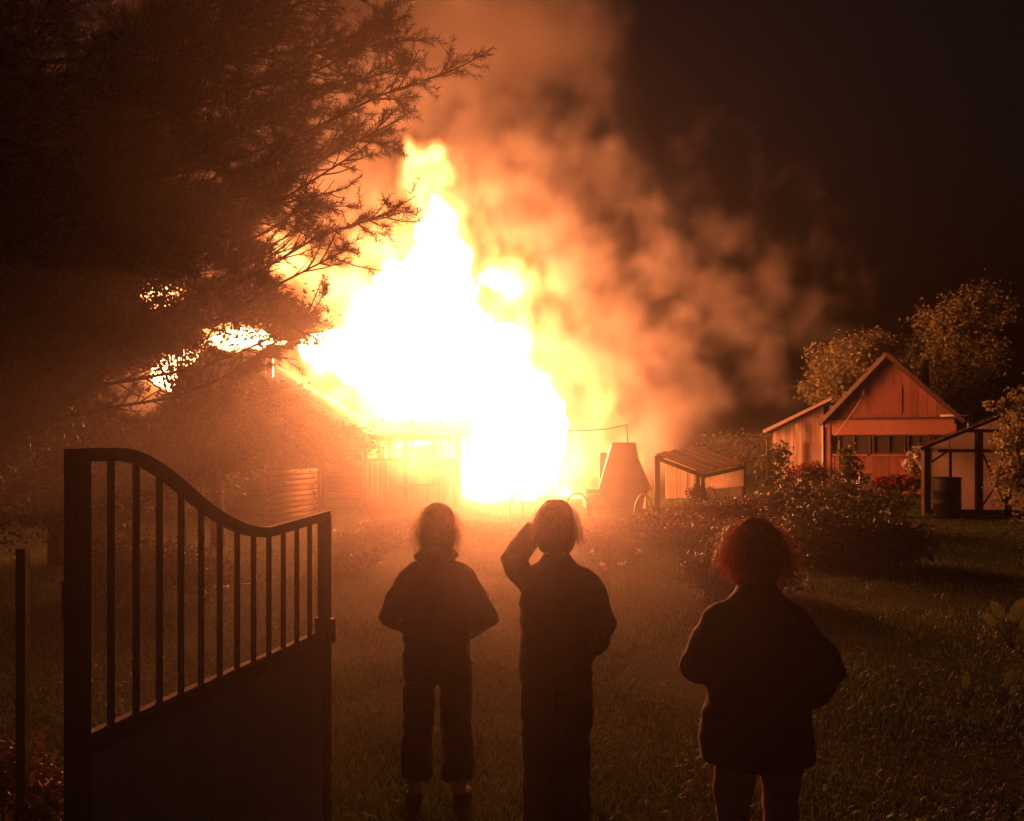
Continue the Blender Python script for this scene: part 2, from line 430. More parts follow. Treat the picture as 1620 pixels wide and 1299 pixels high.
def flame_core(name, blobs, amp, voxel):
    b = MB()
    for c, r, s in blobs: b.ball(c, r, 18, 12)
    me = b.mesh(name)
    o = bpy.data.objects.new(name, me); col.objects.link(o)
    md = o.modifiers.new('r', 'REMESH'); md.mode = 'VOXEL'; md.voxel_size = voxel
    dg = bpy.context.evaluated_depsgraph_get()
    me2 = bpy.data.meshes.new_from_object(o.evaluated_get(dg))
    bpy.data.objects.remove(o)
    n = len(me2.vertices); co = np.empty(n * 3, np.float32); me2.vertices.foreach_get('co', co); co = co.reshape(-1, 3)
    nr = np.empty(n * 3, np.float32); me2.vertices.foreach_get('normal', nr); nr = nr.reshape(-1, 3)
    for i in range(n):
        v = Vector(co[i]); d = mnoise.fractal(Vector((v.x * 0.9, v.y * 0.9, v.z * 0.45)), 0.7, 2.0, 4)
        co[i] += nr[i] * d * amp
    me2.vertices.foreach_set('co', co.ravel()); me2.materials.clear(); me2.materials.append(M['core'])
    me2.polygons.foreach_set('use_smooth', [True] * len(me2.polygons)); me2.update()
    o = bpy.data.objects.new(name, me2)
    return link(o, fire)
flame_core('flame_core', CORE, 0.5, 0.25)
flame_core('flame_core', CORE_LEFT, 0.2, 0.2)
flame_core('flame_core', CORE_FAR, 0.12, 0.12)
FRINGE = [(c, (r[0] * 1.45 + .55, r[1] * 1.4 + .5, r[2] * 1.4 + .55), s) for c, r, s in CORE] + [(c, (r[0] * 1.3 + .4, r[1] * 1.3 + .4, r[2] * 1.3 + .4), s * .9) for c, r, s in CORE_LEFT + CORE_FAR] + [
    PB(676, 246, 30.5, 42, 42, .9, 1.0), PB(686, 285, 30.5, 50, 60, .9, 1.1),
    PB(460, 415, 31, 95, 85, 1.4, .8), PB(530, 440, 31, 120, 100, 1.6, .8), PB(600, 400, 31, 110, 90, 1.5, .8), PB(640, 330, 31, 70, 80, 1.2, .6),
    PB(770, 330, 31.2, 90, 150, 1.4, .36), PB(805, 435, 31.2, 100, 60, 1.5, .8), PB(860, 520, 31.2, 80, 120, 1.4, .5), PB(880, 610, 31, 90, 120, 1.6, .6),
    PB(945, 650, 31, 100, 110, 1.7, .42), PB(960, 730, 31, 110, 80, 1.7, .5), PB(900, 770, 30, 110, 35, 1.4, .8), PB(560, 640, 30.8, 130, 60, 1.8, .7), PB(640, 700, 30.6, 150, 70, 1.8, .6), PB(470, 590, 31.5, 110, 50, 1.4, .55),
    PB(660, 710, 25.2, 130, 75, .9, .6), PB(760, 720, 26.4, 90, 80, 1.0, .7), PB(580, 660, 25.6, 100, 50, .8, .35)]  # flame gas before the veranda, added for the glare that washes over it
flame_m = flame_volmat('flame_gas', 11.0, (1.0, 0.22, 0.04), (1.0, 0.36, 0.11))
ff = blob_volume('flame_fringe', (-14.5, 24.2, -0.1), (5.0, 34.8, 14.5), (170, 74, 136), FRINGE, flame_m, warp=(0.5, 3.2), det=(0.9, 1.05), lo=0.02, hi=0.95, parent=fire, stretch=(1, 1, 0.55), seed=3.1, smax=.2)
ff['kind'] = 'stuff'

# ------------------------------------------------------------------ smoke rolling off the fire
SM = [PB(690, 20, 32, 270, 140, 3.5, 1.5), PB(840, 50, 32, 160, 130, 3, 1.3), PB(580, 120, 32, 200, 130, 3, 1.2), PB(950, 60, 32, 70, 60, 2, .6), PB(925, 130, 32, 80, 60, 2, .5), PB(510, 260, 33, 170, 140, 2.5, .9), PB(740, 190, 32.5, 150, 120, 2.4, .6),
      PB(840, 300, 31.5, 150, 130, 2.2, .62), PB(940, 270, 31, 90, 100, 2, .55), PB(890, 420, 31.5, 110, 150, 2.2, .7), PB(960, 540, 31, 140, 130, 2.2, .5),
      PB(1050, 610, 30, 140, 105, 1.9, .36), PB(1120, 500, 29.5, 190, 170, 1.8, .26), PB(1230, 510, 29, 160, 140, 1.6, .24), PB(1010, 690, 30.5, 100, 75, 1.6, .8), PB(1090, 660, 29.6, 80, 55, 1.3, .45),
      PB(1180, 640, 29, 110, 55, 1.2, .3), PB(1060, 430, 30, 150, 150, 1.8, .24), PB(560, 20, 33, 200, 130, 3, .8), PB(215, 610, 36, 70, 70, 1.8, 1.0),
      PB(300, 300, 33, 200, 180, 2.4, .7), PB(230, 450, 34, 150, 110, 1.8, .6), PB(200, 120, 33, 220, 160, 2.6, .7), PB(380, 60, 33, 200, 150, 2.6, .8), PB(60, 250, 34, 150, 150, 2.2, .5)]
smoke = blob_volume('smoke', (-22, 26.8, 0.2), (12.5, 38.0, 21), (190, 62, 115), SM, smoke_volmat('smoke_fog', 0.6, (0.76, 0.70, 0.66), 0.1), warp=(0.35, 4.2), det=(0.7, 1.6), lo=0.0, hi=1.0, seed=1.3)
tag(smoke, 'rolling brown smoke lit orange by the blaze', 'smoke', kind='stuff')

# ------------------------------------------------------------------ smoky air over the whole garden, added for the glare halo round the fire
def haze():
    b = MB(); b.box((0, 45, 10.5), (170, 140, 23.2))
    m = bpy.data.materials.new('smoky_air'); m.use_nodes = True; t = m.node_tree; t.nodes.remove(t.nodes['Principled BSDF'])
    p = t.nodes.new('ShaderNodeVolumePrincipled'); p.inputs['Color'].default_value = (0.88, 0.82, 0.8, 1)
    p.inputs['Density'].default_value = 0.0022; p.inputs['Anisotropy'].default_value = 0.9; p.inputs['Density Attribute'].default_value = ''
    t.links.new(p.outputs[0], t.nodes['Material Output'].inputs['Volume'])
    o = b.build('haze', m); tag(o, 'thin smoky air added over the garden for a glare halo', 'haze', kind='stuff')
    return o
haze()

# ------------------------------------------------------------------ added thin smoke banks, standing in for the veil of lens glare
def glare_bank(label, c, r, dens, color, g, seed):
    """a lens-shaped bank of thin smoke, added for its veil of glare: its depth, and so its glow, thins out to nothing at the rim"""
    b = MB(); b.ball((0, 0, 0), (1, 1, 1), 36, 22)
    b.v = [tuple(Vector(c) + Vector((x * r[0], y * r[1], z * r[2])) * (1 + .12 * mnoise.noise(Vector((x * 1.6 + seed, y * 1.6, z * 1.6))))) for x, y, z in b.v]
    m = bpy.data.materials.new('veil_smoke'); m.use_nodes = True; t = m.node_tree; t.nodes.remove(t.nodes['Principled BSDF'])
    p = t.nodes.new('ShaderNodeVolumePrincipled'); p.inputs['Color'].default_value = (*color, 1); p.inputs['Density'].default_value = dens
    p.inputs['Anisotropy'].default_value = g; p.inputs['Density Attribute'].default_value = ''
    t.links.new(p.outputs[0], t.nodes['Material Output'].inputs['Volume'])
    o = b.build('glare_smoke', m, None, True); tag(o, label, 'smoke', kind='stuff')
glare_bank('thin smoke bank added over the lawn as a glare veil', (-.55, 11.5, .6), (2.8, 15.5, 2.1), 0.0145, (0.88, 0.78, 0.74), 0.925, 0.0)
glare_bank('faint smoke bank added before the pine boughs as a flare veil', (-2.7, 4.6, 4.8), (3.0, 2.1, 3.1), 0.03, (0.86, 0.74, 0.68), 0.55, 5.0)

# ================================================================== buildings
# ---- log house (gable to the camera) with the veranda that burns
DH = 25.0
def house_log():
    o0 = P(340, 800, DH)
    t = thing('log_house', 'dark log house with steel chimney pipe in front of the blaze', 'house', (o0.x, DH, 0))
    xl, xr, zc, ze = P(236, 0, DH).x, P(560, 0, DH).x, P(0, 557, DH).z, P(0, 690, DH).z
    xc = P(340, 0, DH).x; y0, y1 = DH, DH + 7.0
    # log walls: round logs one by one
    r = 0.125; lm = None
    n = 0; z = r
    for z in np.arange(r, ze, 2 * r * 0.94):
        for yy in (y0,):
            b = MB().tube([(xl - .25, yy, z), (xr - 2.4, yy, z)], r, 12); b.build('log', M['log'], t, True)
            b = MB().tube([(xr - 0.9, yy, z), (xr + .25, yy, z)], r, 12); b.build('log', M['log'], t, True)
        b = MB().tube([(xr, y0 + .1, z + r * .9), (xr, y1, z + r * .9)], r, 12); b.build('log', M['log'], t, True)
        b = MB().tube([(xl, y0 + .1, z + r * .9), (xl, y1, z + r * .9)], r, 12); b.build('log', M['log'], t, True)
    # doorway
    d = MB().box((xr - 1.65, y0 + .02, 1.0), (1.5, .08, 2.0)).build('door', M['darkwood'], t)
    piece('door_frame', (xr - 2.42, y0 - .06, 1.1), (.1, .3, 2.2), M['trim'], t); piece('door_frame', (xr - .88, y0 - .06, 1.1), (.1, .3, 2.2), M['trim'], t)
    piece('lintel', (xr - 1.65, y0 - .06, 2.25), (1.64, .3, .1), M['trim'], t)
    # gable of vertical boards
    nb = 34
    for i in range(nb):
        a = xl + (xr - xl) * i / nb; c = xl + (xr - xl) * (i + 1) / nb - .012
        def top(x): return ze + (zc - ze) * (1 - abs(x - xc) / ((xr - xc) if x > xc else (xc - xl)))
        pts = [(a, y0 - .05, ze + .01), (c, y0 - .05, ze + .01), (c, y0 - .05, max(top(c) - .02, ze + .03)), (a, y0 - .05, max(top(a) - .02, ze + .03))]
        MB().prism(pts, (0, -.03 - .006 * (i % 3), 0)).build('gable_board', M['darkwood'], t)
    rf = None
    for sgn, xe in ((-1, xl), (1, xr)):
        ex = xe + sgn * .55; ez = ze - .55 * (zc - ze) / abs(xe - xc)
        pts = [(xc, y0 - .5, zc), (ex, y0 - .5, ez), (ex, y0 - .5, ez + .12), (xc, y0 - .5, zc + .12)]
        rf = MB().prism(pts, (0, 8.0, 0)).build('roof', M['slate'], t)
        fb = MB().beam((xc, y0 - .53, zc + .02), (ex, y0 - .53, ez + .02), .05, .2).build('fascia', M['darkwood'], rf)
        for k in range(26):
            yy = y0 - .4 + k * .3
            MB().tube([(xc, yy, zc + .125), (ex, yy, ez + .125)], .05, 6).build('roof_wave', M['slate'], rf)
    c = P(427, 607, DH + 1.2)
    p = MB().tube([(c.x, c.y, c.z - 1.0), (c.x, c.y, P(0, 549, DH + 1.2).z)], .12, 18).build('chimney_pipe', M['pipe'], t, True)
    MB().tube([(c.x, c.y, P(0, 549, DH + 1.2).z - .02), (c.x, c.y, P(0, 546, DH + 1.2).z + .02)], [.14, .14], 18).build('pipe_collar', M['pipe'], p, True)
    return t
house_log()

def veranda():
    D = 26.0
    x0, x1 = P(548, 0, D).x, P(730, 0, D).x; y0, y1 = D, D + 2.4
    t = thing('burning_veranda', 'burning wooden veranda with fire showing through its windows', 'veranda', (x0, D, 0))
    zs, zt, zr = P(0, 729, D).z, P(0, 698, D).z, P(0, 686, D).z
    n = 22
    for i in range(n):      # board parapet below the windows
        a = x0 + (x1 - x0) * (i + .5) / n
        piece('wall_board', (a, y0, zs / 2), ((x1 - x0) / n - .015, .04, zs), M['plank'], t)
    for px in (548, 600, 617, 642, 684, 690, 727):
        x = P(px, 0, D).x
        piece('window_post', (x, y0, (zs + zt) / 2), (.12, .12, zt - zs), M['char'], t)
    piece('window_sill', ((x0 + x1) / 2, y0 - .04, zs + .04), (x1 - x0 + .1, .2, .08), M['char'], t)
    piece('lintel', ((x0 + x1) / 2, y0, zt + .06), (x1 - x0 + .1, .16, .12), M['char'], t)
    r = MB().prism([(x0 - .3, y0 - .45, zr - .12), (x1 + .3, y0 - .45, zr - .12), (x1 + .3, y0 - .45, zr - .04), (x0 - .3, y0 - .45, zr - .04)], (0, 3.0, .5)).build('roof', M['slate'], t)
    MB().beam((x0 - .3, y0 - .47, zr - .08), (x0 + 1.0, y0 - .47, zr - .26), .04, .1).build('gutter', M['pipe'], r)
    for px in (575, 640, 722):
        x = P(px, 0, D - .6).x
        piece('porch_post', (x, y0 - .35, (zr - .13) / 2), (.11, .11, zr - .13), M['darkwood'], t)
    # charred house frame standing inside the flames
    for i, px in enumerate((560, 610, 655, 700, 742)):
        x = P(px, 0, 29).x
        piece('charred_stud', (x, 28.4, 1.4), (.12, .12, 2.8), M['char'], t)
    return t
veranda()
# garden table by the veranda
def table():
    c = P(668, 770, 24.6)
    t = thing('garden_table', 'low plank garden table in front of the burning veranda', 'table', (c.x, 24.6, 0))
    for k in range(4): piece('table_plank', (c.x, 24.4 + k * .16, .72), (1.7, .15, .035), M['plank'], t)
    for sx in (-1, 1):
        for sy in (0, 1): piece('leg', (c.x + sx * .75, 24.42 + sy * .44, .35), (.07, .07, .7), M['plank'], t)
table()

# ---- stacked log pen lit by the fire
def log_stack():
    a = P(430, 805, 20.2); b = P(500, 800, 22.6)
    t = thing('log_stack', 'squared stack of pale peeled logs behind the gate', 'log pile', (a.x, a.y, 0))
    r = .073
    for k in range(9):
        z = r + k * r * 1.93
        e = .06 * math.sin(k * 2.3)
        bb = MB().tube([(a.x - .1 + e, a.y, z + .02), ((a.x + b.x) / 2, (a.y + b.y) / 2, z + .02), (b.x + e * .6, b.y, z + .02)], [r * .96, r, r * .92], 12); bb.build('log', M['log'], t, True)
    piece('stake', (b.x + .12, b.y - .12, .6), (.09, .09, 1.25), M['darkwood'], t)
    piece('stake', (a.x - .16, a.y - .12, .6), (.09, .09, 1.25), M['darkwood'], t)
log_stack()

# ---- well house with tin A-frame roof and bent pipe
def well():
    D = 25.2
    xb0, xb1 = P(928, 0, D).x, P(1033, 0, D).x
    t = thing('well_house', 'well house with steep tin roof and bent pipe', 'well', (P(980, 0, D).x, D, 0))
    bz = P(0, 772, D).z
    n = 4
    for k in range(n):
        piece('base_board', (P(948, 0, D).x, D - .66, bz * (k + .5) / n), (P(968, 0, D).x - xb0, .05, bz / n - .012), M['plank'], t)
        piece('base_board', (P(1018, 0, D).x, D + .1, bz * (k + .5) / n), (.05, 1.4, bz / n - .012), M['plank'], t)
        piece('base_board', (xb0 - .03, D + .1, bz * (k + .5) / n), (.05, 1.4, bz / n - .012), M['plank'], t)
    z0, z1 = P(0, 774, D).z, P(0, 703, D).z
    f = lambda px, z, dy=0: Vector((P(px, 0, D).x, D + dy, z))
    # gable front in two overlapping tin sheets, then the sloping roof sheets behind it
    MB().prism([f(962, .04, -.74), f(985, .04, -.74), f(983, z1 + .06, -.74), f(964.5, z1 + .06, -.74), f(942, z0, -.74)], (0, .02, 0)).build('gable_sheet', M['tin'], t)
    MB().prism([f(984, .04, -.76), f(1010, .04, -.76), f(1015, z0 - .06, -.76), f(999.5, z1 + .06, -.76), f(982, z1 + .06, -.76)], (0, .02, 0)).build('gable_sheet', M['tin'], t)
    MB().prism([f(997.5, z1 + .01, -.72), f(1013, z0 - .1, -.72), f(1034, z0 - .02, .3), f(1003, z1 + .01, .3)], (-.02, 0, -.02)).build('roof_sheet', M['tin_lit'], t)
    MB().prism([f(967, z1 - .02, -.7), f(947, z0 - .05, -.7), f(947, z0 - .05, .3), f(967, z1 - .02, .3)], (.02, 0, -.02)).build('roof_sheet', M['tin_lit'], t)
    top = P(992, 672, D); 
    MB().tube([f(993, z1 + .05), top + Vector((0, 0, -.03)), top], .022, 8).build('pipe_riser', M['iron'], t, True)
    a = P(892, 681, D)
    MB().tube([top, P(960, 679, D), P(930, 681, D), a], .018, 8).build('pipe_arm', M['iron'], t, True)
    piece('brick_stub', f(958, P(0, 750, D).z, .75), (.22, .3, 1.3), M['trim'], t)
well()

# ---- open lean-to shed of planks
def shed():
    D = 25.5
    A = P(1037, 719, D); B = P(1105, 708, D + 2.6); C = P(1178, 734, D + 1.9); E = P(1113, 748, D - .4)
    t = thing('lean_to_shed', 'open lean-to shed with slatted roof and plank walls', 'shed', (A.x, D, 0))
    nrm = (E - A).cross(B - A).normalized()
    if nrm.z < 0: nrm = -nrm
    n = 9
    for i in range(n):
        u0, u1 = i / n, (i + .95) / n
        p = [A.lerp(B, u0), A.lerp(B, u1), E.lerp(C, u1), E.lerp(C, u0)]
        p = [q + nrm * (.03 * (i % 2)) for q in p]
        MB().prism(p, nrm * .03).build('roof_board', M['plank'], t)
    def bm_(a, b, w_=.09, h_=.12, nm='beam'): piece_beam(nm, a, b, w_, h_, M['darkwood'], t)
    dn = Vector((0, 0, -.1))
    bm_(A + dn, E + dn); bm_(E + dn, C + dn); bm_(A + dn, B + dn)
    for q in (A, E, C, B):
        bm_(Vector((q.x + (.05 if q is A else -.03), q.y, 0)), Vector((q.x + (.05 if q is A else -.03), q.y, q.z - .16)), .17 if q is A else .12, .12, 'post')
    # far wall inside and the front wall: separate boards
    def wall(p, q, zp, zq, z0, n, mat, ins):
        for i in range(n):
            a = p.lerp(q, i / n); c = p.lerp(q, (i + .93) / n)
            za = zp + (zq - zp) * (i / n) - .17; zc = zp + (zq - zp) * ((i + .93) / n) - .17
            jit = .012 * random.uniform(-1, 1)
            d = Vector((-(q - p).y, (q - p).x, 0)).normalized() * .025
            o = Vector((0, jit, 0))
            MB().prism([Vector((a.x, a.y, z0)) + o, Vector((c.x, c.y, z0)) + o, Vector((c.x, c.y, zc)) + o, Vector((a.x, a.y, za)) + o], d).build('wall_board', mat, t)
    wall(B, C, B.z, C.z, .1, 15, M['poly'], 0)
    wall(Vector((A.x + .75, A.y + 2.3, 0)), B, B.z, B.z, .1, 9, M['poly'], 0)
    wall(E, C, E.z, C.z, .55, 15, M['poly'], 0)
shed()

# ---- garden hoops
def hoop(px0, px1, pyb, pyt, lab, tilt=0.0):
    D = CAMZ * F / (pyb - HOR)
    a, b = G(px0, D), G(px1, D + .35); zt = P(0, pyt, D).z
    pts = []
    for i in range(17):
        s = math.pi * i / 16
        u = .5 - .5 * math.cos(s)
        p = a.lerp(b, u); p.z = zt * math.sin(s) ** .72; p.x += tilt * p.z
        pts.append(p)
    pts[0].z = -.1; pts[-1].z = -.1
    b_ = MB().tube(pts, .027, 8).build('garden_hoop', M['hoop'], None, True)
    tag(b_, lab, 'hoop', 'pale plastic hoops over the garden bed')
hoop(1004, 1032, 822, 783, 'pale garden hoop standing just before the well house')
hoop(1111, 1135, 815, 772, 'pale garden hoop poking out of the plants at the shed')
hoop(894, 932, 818, 781, 'pale garden hoop beside the head of the middle watcher')
hoop(806, 826, 820, 780, 'pale garden hoop glaring before the base of the fire', .05)

# ---- red gabled neighbour house
def red_house():
    D = 33.0
    ang = R(-20)      # front turned a little towards the blaze
    o = G(1308, D)
    ux = Vector((math.cos(ang), math.sin(ang), 0)); uy = Vector((-math.sin(ang), math.cos(ang), 0))
    W, L = 4.55, 6.5
    ze, zr, zw = 2.72, P(0, 566, D + .0).z, 2.95
    t = thing('red_house', 'small red gabled house with a band of windows', 'house', o)
    Q = lambda u, v, z: o + ux * u + uy * v + Vector((0, 0, z))
    rot = Matrix((ux, uy, Vector((0, 0, 1)))).transposed()
    # wall of boards below and above the window band
    zb, zt = 1.55, 2.30
    n = 16
    for i in range(n):
        u = W * (i + .5) / n
        piece('wall_board', Q(u, 0, zb / 2), (W / n - .012, .05, zb), M['redwall'], t, rot)
    piece('wall_panel', Q(W / 2, 0, (zt + ze) / 2 + .12), (W, .06, ze - zt + .25), M['pinkwall'], t, rot)
    piece('corner_board', Q(.03, -.045, ze / 2), (.2, .04, ze), M['pinkwall'], t, rot)
    piece('corner_board', Q(W - .03, -.045, ze / 2), (.2, .04, ze), M['pinkwall'], t, rot)
    piece('ledge', Q(W / 2, -.07, ze + .22), (W + .3, .16, .07), M['trim'], t, rot)
    # window band
    groups = [(.4, 1.62), (1.68, 2.86), (2.92, 3.74), (3.8, 4.4)]
    for a, b in groups:
        wnd = piece('window', Q((a + b) / 2, .035, (zb + zt) / 2), (b - a, .02, zt - zb), M['curtain'], t, rot)
        nsub = 2 if b - a > .8 else 1
        piece('window_frame', Q(a + .03, -.02, (zb + zt) / 2), (.05, .07, zt - zb), M['trim'], t, rot)
        piece('window_frame', Q(b - .03, -.02, (zb + zt) / 2), (.05, .07, zt - zb), M['trim'], t, rot)
        piece('window_frame', Q((a + b) / 2, -.021, zt - .02), (b - a, .07, .06), M['trim'], t, rot)
        piece('window_frame', Q((a + b) / 2, -.021, zb + .02), (b - a, .07, .06), M['trim'], t, rot)
        for k in range(nsub):
            c0 = a + (b - a) * k / nsub; c1 = a + (b - a) * (k + 1) / nsub
            piece('pane', Q((c0 + c1) / 2, .008, (zb + zt) / 2), (c1 - c0 - .08, .008, zt - zb - .1), M['glass'], t, rot)
            if k: piece('mullion', Q(c0, -.015, (zb + zt) / 2), (.035, .05, zt - zb - .1), M['trim'], t, rot)
    piece('window_sill', Q(2.4, -.06, zb - .05), (4.2, .12, .06), M['pinkwall'], t, rot)
    # gable boards
    nb = 15; um = W * .47
    for i in range(nb):
        a, c = W * i / nb, W * (i + .97) / nb
        tp = lambda u: ze + .27 + (zr - ze - .3) * (1 - (abs(u - um) / um if u < um else (u - um) / (W - um)))
        pts = [Q(a, -.02, ze + .26), Q(c, -.02, ze + .26), Q(c, -.02, max(tp(c), ze + .28)), Q(um, -.02, zr - .05), Q(a, -.02, max(tp(a), ze + .28))] if a < um < c else [Q(a, -.02, ze + .26), Q(c, -.02, ze + .26), Q(c, -.02, max(tp(c), ze + .28)), Q(a, -.02, max(tp(a), ze + .28))]
        MB().prism(pts, uy * .03).build('gable_board', M['redwall'], t)
    h = MB()
    piece('hatch', Q(um + .1, -.035, ze + .95), (1.0, .03, 1.1), M['redwall'], t, rot)
    piece('side_wall', Q(0, L / 2, ze / 2), (.08, L, ze), M['pinkwall'], t, rot)
    piece('side_wall', Q(W, L / 2, ze / 2), (.08, L, ze), M['pinkwall'], t, rot)
    piece('back_wall', Q(W / 2, L, ze / 2), (W, .08, ze), M['pinkwall'], t, rot)
    piece('inner_ceiling', Q(W / 2, L / 2, ze + .1), (W, L, .05), M['trim'], t, rot)
    for sgn, ue in ((-1, -.28), (1, W + .28)):
        zE = ze + .02
        pts = [Q(um, -.4, zr), Q(ue, -.4, zE), Q(ue, -.4, zE + .1), Q(um, -.4, zr + .12)]
        rf = MB().prism(pts, uy * (L + .8)).build('roof', M['slate'], t)
        MB().beam(Q(um, -.43, zr + .04), Q(ue, -.43, zE + .03), .045, .16).build('bargeboard', M['plank'] if sgn < 0 else M['trim'], rf)
    # gutter and down pipe
    MB().tube([Q(W - .5, -.2, ze + .3), Q(W + .45, -.2, ze + .33), Q(W + .45, -.2, ze - .3)], .045, 8).build('gutter_pipe', M['hoop'], t, True)
    MB().tube([Q(-.15, -.1, ze - .1), Q(-.15, -.1, .2)], .045, 8).build('down_pipe', M['hoop'], t, True)
    # insulator and slack wire
    MB().tube([Q(1.35, -.15, 4.15), Q(1.35, -.15, 3.85)], .035, 8).build('insulator', M['cream'], t, True)
    MB().tube([Q(1.35, -.2, 3.9), Q(1.05, -.3, 3.35), Q(.6, -.35, 2.7), Q(.3, -.3, 2.25)], .014, 6).build('wire', M['cream'], t, True)
    # stove pipe
    c = Q(3.75, 1.6, 0)
    pt = P(1455, 570, c.y).z
    sp = MB().tube([(c.x, c.y, 3.2), (c.x, c.y, pt)], .14, 14).build('stove_pipe', M['darkwood'], t, True)
    MB().tube([(c.x - .16, c.y - .1, pt - .5), (c.x - .16, c.y - .1, pt + .02)], .1, 14).build('pipe_cap', M['cream'], sp, True)
    # annex with lean-to roof on the blaze side
    a0, a1 = Q(-.1, 1.6, 0), Q(-2.15, 1.6, 0)
    zi, zo = 3.7, 2.55
    n = 12
    for i in range(n):
        p = a0.lerp(a1, i / n); q = a0.lerp(a1, (i + .94) / n)
        za = zi + (zo - zi) * i / n - .15; zc = zi + (zo - zi) * (i + .94) / n - .15
        MB().prism([Vector((p.x, p.y, 0)), Vector((q.x, q.y, 0)), Vector((q.x, q.y, zc)), Vector((p.x, p.y, za))], uy * .04).build('annex_board', M['plank2'], t)
    a2 = Q(-2.15, 5.6, 0)
    for i in range(12):
        p = a1.lerp(a2, i / 12); q = a1.lerp(a2, (i + .94) / 12)
        MB().prism([Vector((p.x, p.y, 0)), Vector((q.x, q.y, 0)), Vector((q.x, q.y, zo - .15)), Vector((p.x, p.y, zo - .15))], ux * .04).build('annex_board', M['plank2'], t)
    ro = MB().prism([Q(.2, 1.0, zi + .1), Q(-2.5, 1.0, zo - .12), Q(-2.5, 1.0, zo - .04), Q(.2, 1.0, zi + .18)], uy * 5.0).build('annex_roof', M['slate'], t)
    MB().beam(Q(.2, .98, zi + .12), Q(-2.5, .98, zo - .1), .04, .13).build('bargeboard', M['plank'], ro)
    piece('annex_post', Q(-1.15, 1.2, 1.4), (.12, .12, 2.8), M['plank'], t, rot)
    piece('annex_door', Q(-.55, 1.54, 1.0), (.8, .05, 2.0), M['plank'], t, rot)
    return t
red_house()

# ---- milky greenhouse with dark frame, and the barrel in front
def greenhouse():
    D = 22.6
    t = thing('greenhouse', 'milky plastic greenhouse with a dark timber frame', 'greenhouse', G(1462, D))
    o_ = G(1464, D); ga = R(-10); RM = Matrix.Rotation(ga, 3, 'Z')
    T = lambda p: o_ + RM @ (Vector(p) - o_)
    TP = lambda ps, d: ([T(p) for p in ps], RM @ Vector(d))
    x0 = G(1464, D).x; xm = G(1628, D).x; x1 = xm + (xm - x0); L = 1.1
    zE, zR = P(0, 708, D).z, P(0, 637, D).z
    zat = lambda x: zE + (zR - zE) * (1 - abs(x - xm) / (xm - x0))
    cuts = [x0, G(1500, D).x, G(1541, D).x, G(1583, D).x, xm]
    cuts += [xm + (xm - c) for c in cuts[-2::-1]]
    for a, c in zip(cuts[:-1], cuts[1:]):
        MB().prism(*TP([(a + .01, D, .12), (c - .01, D, .12), (c - .01, D, zat(c) - .03), (a + .01, D, zat(a) - .03)], (0, .012, 0))).build('sheet', M['poly'], t)
    for k in range(4):
        ya, yb = D + L * k / 4 + .01, D + L * (k + 1) / 4 - .01
        MB().prism(*TP([(x1, ya, .12), (x1, yb, .12), (x1, yb, zE - .03), (x1, ya, zE - .03)], (.012, 0, 0))).build('sheet', M['poly'], t)
        for xe in (x0, x1):
            s = -1 if xe == x0 else 1
            MB().prism(*TP([(xm, ya, zR), (xm, yb, zR), (xe + s * .12, yb, zE - .06), (xe + s * .12, ya, zE - .06)], (0, 0, .014))).build('roof_sheet', M['glass'], t)
    fd = D - .045
    def fr(a, b, w_=.07, nm='frame_bar'): piece_beam(nm, T(a), T(b), w_, w_, M['darkwood'], t)
    fr((x0, fd, 0), (x0, fd, zE), .17, 'post'); fr((x1, fd, 0), (x1, fd, zE), .15, 'post')
    fr((cuts[2], fd - .01, 0), (cuts[2], fd - .01, zat(cuts[2]) - .08), .15, 'post'); fr((cuts[3], fd - .012, 0), (cuts[3], fd - .012, zat(cuts[3]) - .08), .12, 'post')
    z1, z2 = P(0, 713, D).z, P(0, 682, D).z
    fr((x0 + .3, fd - .03, z1), (x1, fd - .03, z1), .085); fr((G(1525, D).x, fd - .03, z2), (x1 - .9, fd - .03, z2), .085)
    fr((x0, fd, .1), (x1, fd, .1), .14, 'sill')
    fr((cuts[1], fd, P(0, 755, D).z), (cuts[1], fd, z1), .05); fr((G(1472, D).x, fd, P(0, 731, D).z), (G(1497, D).x, fd, z1), .045, 'brace')
    fr((G(1545, D).x, fd, z1), (G(1578, D).x, fd, P(0, 795, D).z), .04, 'brace'); fr((G(1547, D).x, fd, P(0, 798, D).z), (G(1566, D).x, fd - .05, P(0, 765, D).z), .035, 'brace')
    for s, xe in ((-1, x0), (1, x1)):
        fr((xe + s * .16, fd - .02, zE - .05), (xm, fd - .02, zR + .03), .09, 'rafter')
    fr((x0, D + .05, zE), (x0, D + L, zE), .07); fr((xm, D, zR), (xm, D + L, zR), .07)
greenhouse()
def barrel():
    D = 21.9; c = G(1498, D); h = 1.06; r = .34
    t = thing('water_barrel', 'dark water barrel standing against the greenhouse', 'barrel', c)
    MB().rings([(c.x, c.y, 0, r, r), (c.x, c.y, .03, r, r), (c.x, c.y, .34, r, r), (c.x, c.y, .36, r + .02, r + .02), (c.x, c.y, .39, r, r), (c.x, c.y, .68, r, r), (c.x, c.y, .70, r + .02, r + .02), (c.x, c.y, .73, r, r), (c.x, c.y, h, r, r), (c.x, c.y, h + .001, r - .03, r - .03), (c.x, c.y, h - .12, r - .035, r - .035)], 28).build('drum', M['barrel'], t, True)
    MB().tube([(c.x + r * math.cos(a), c.y + r * math.sin(a), h) for a in np.linspace(0, 2 * math.pi, 29)], .02, 6).build('rim', M['barrel'], t, True)
barrel()
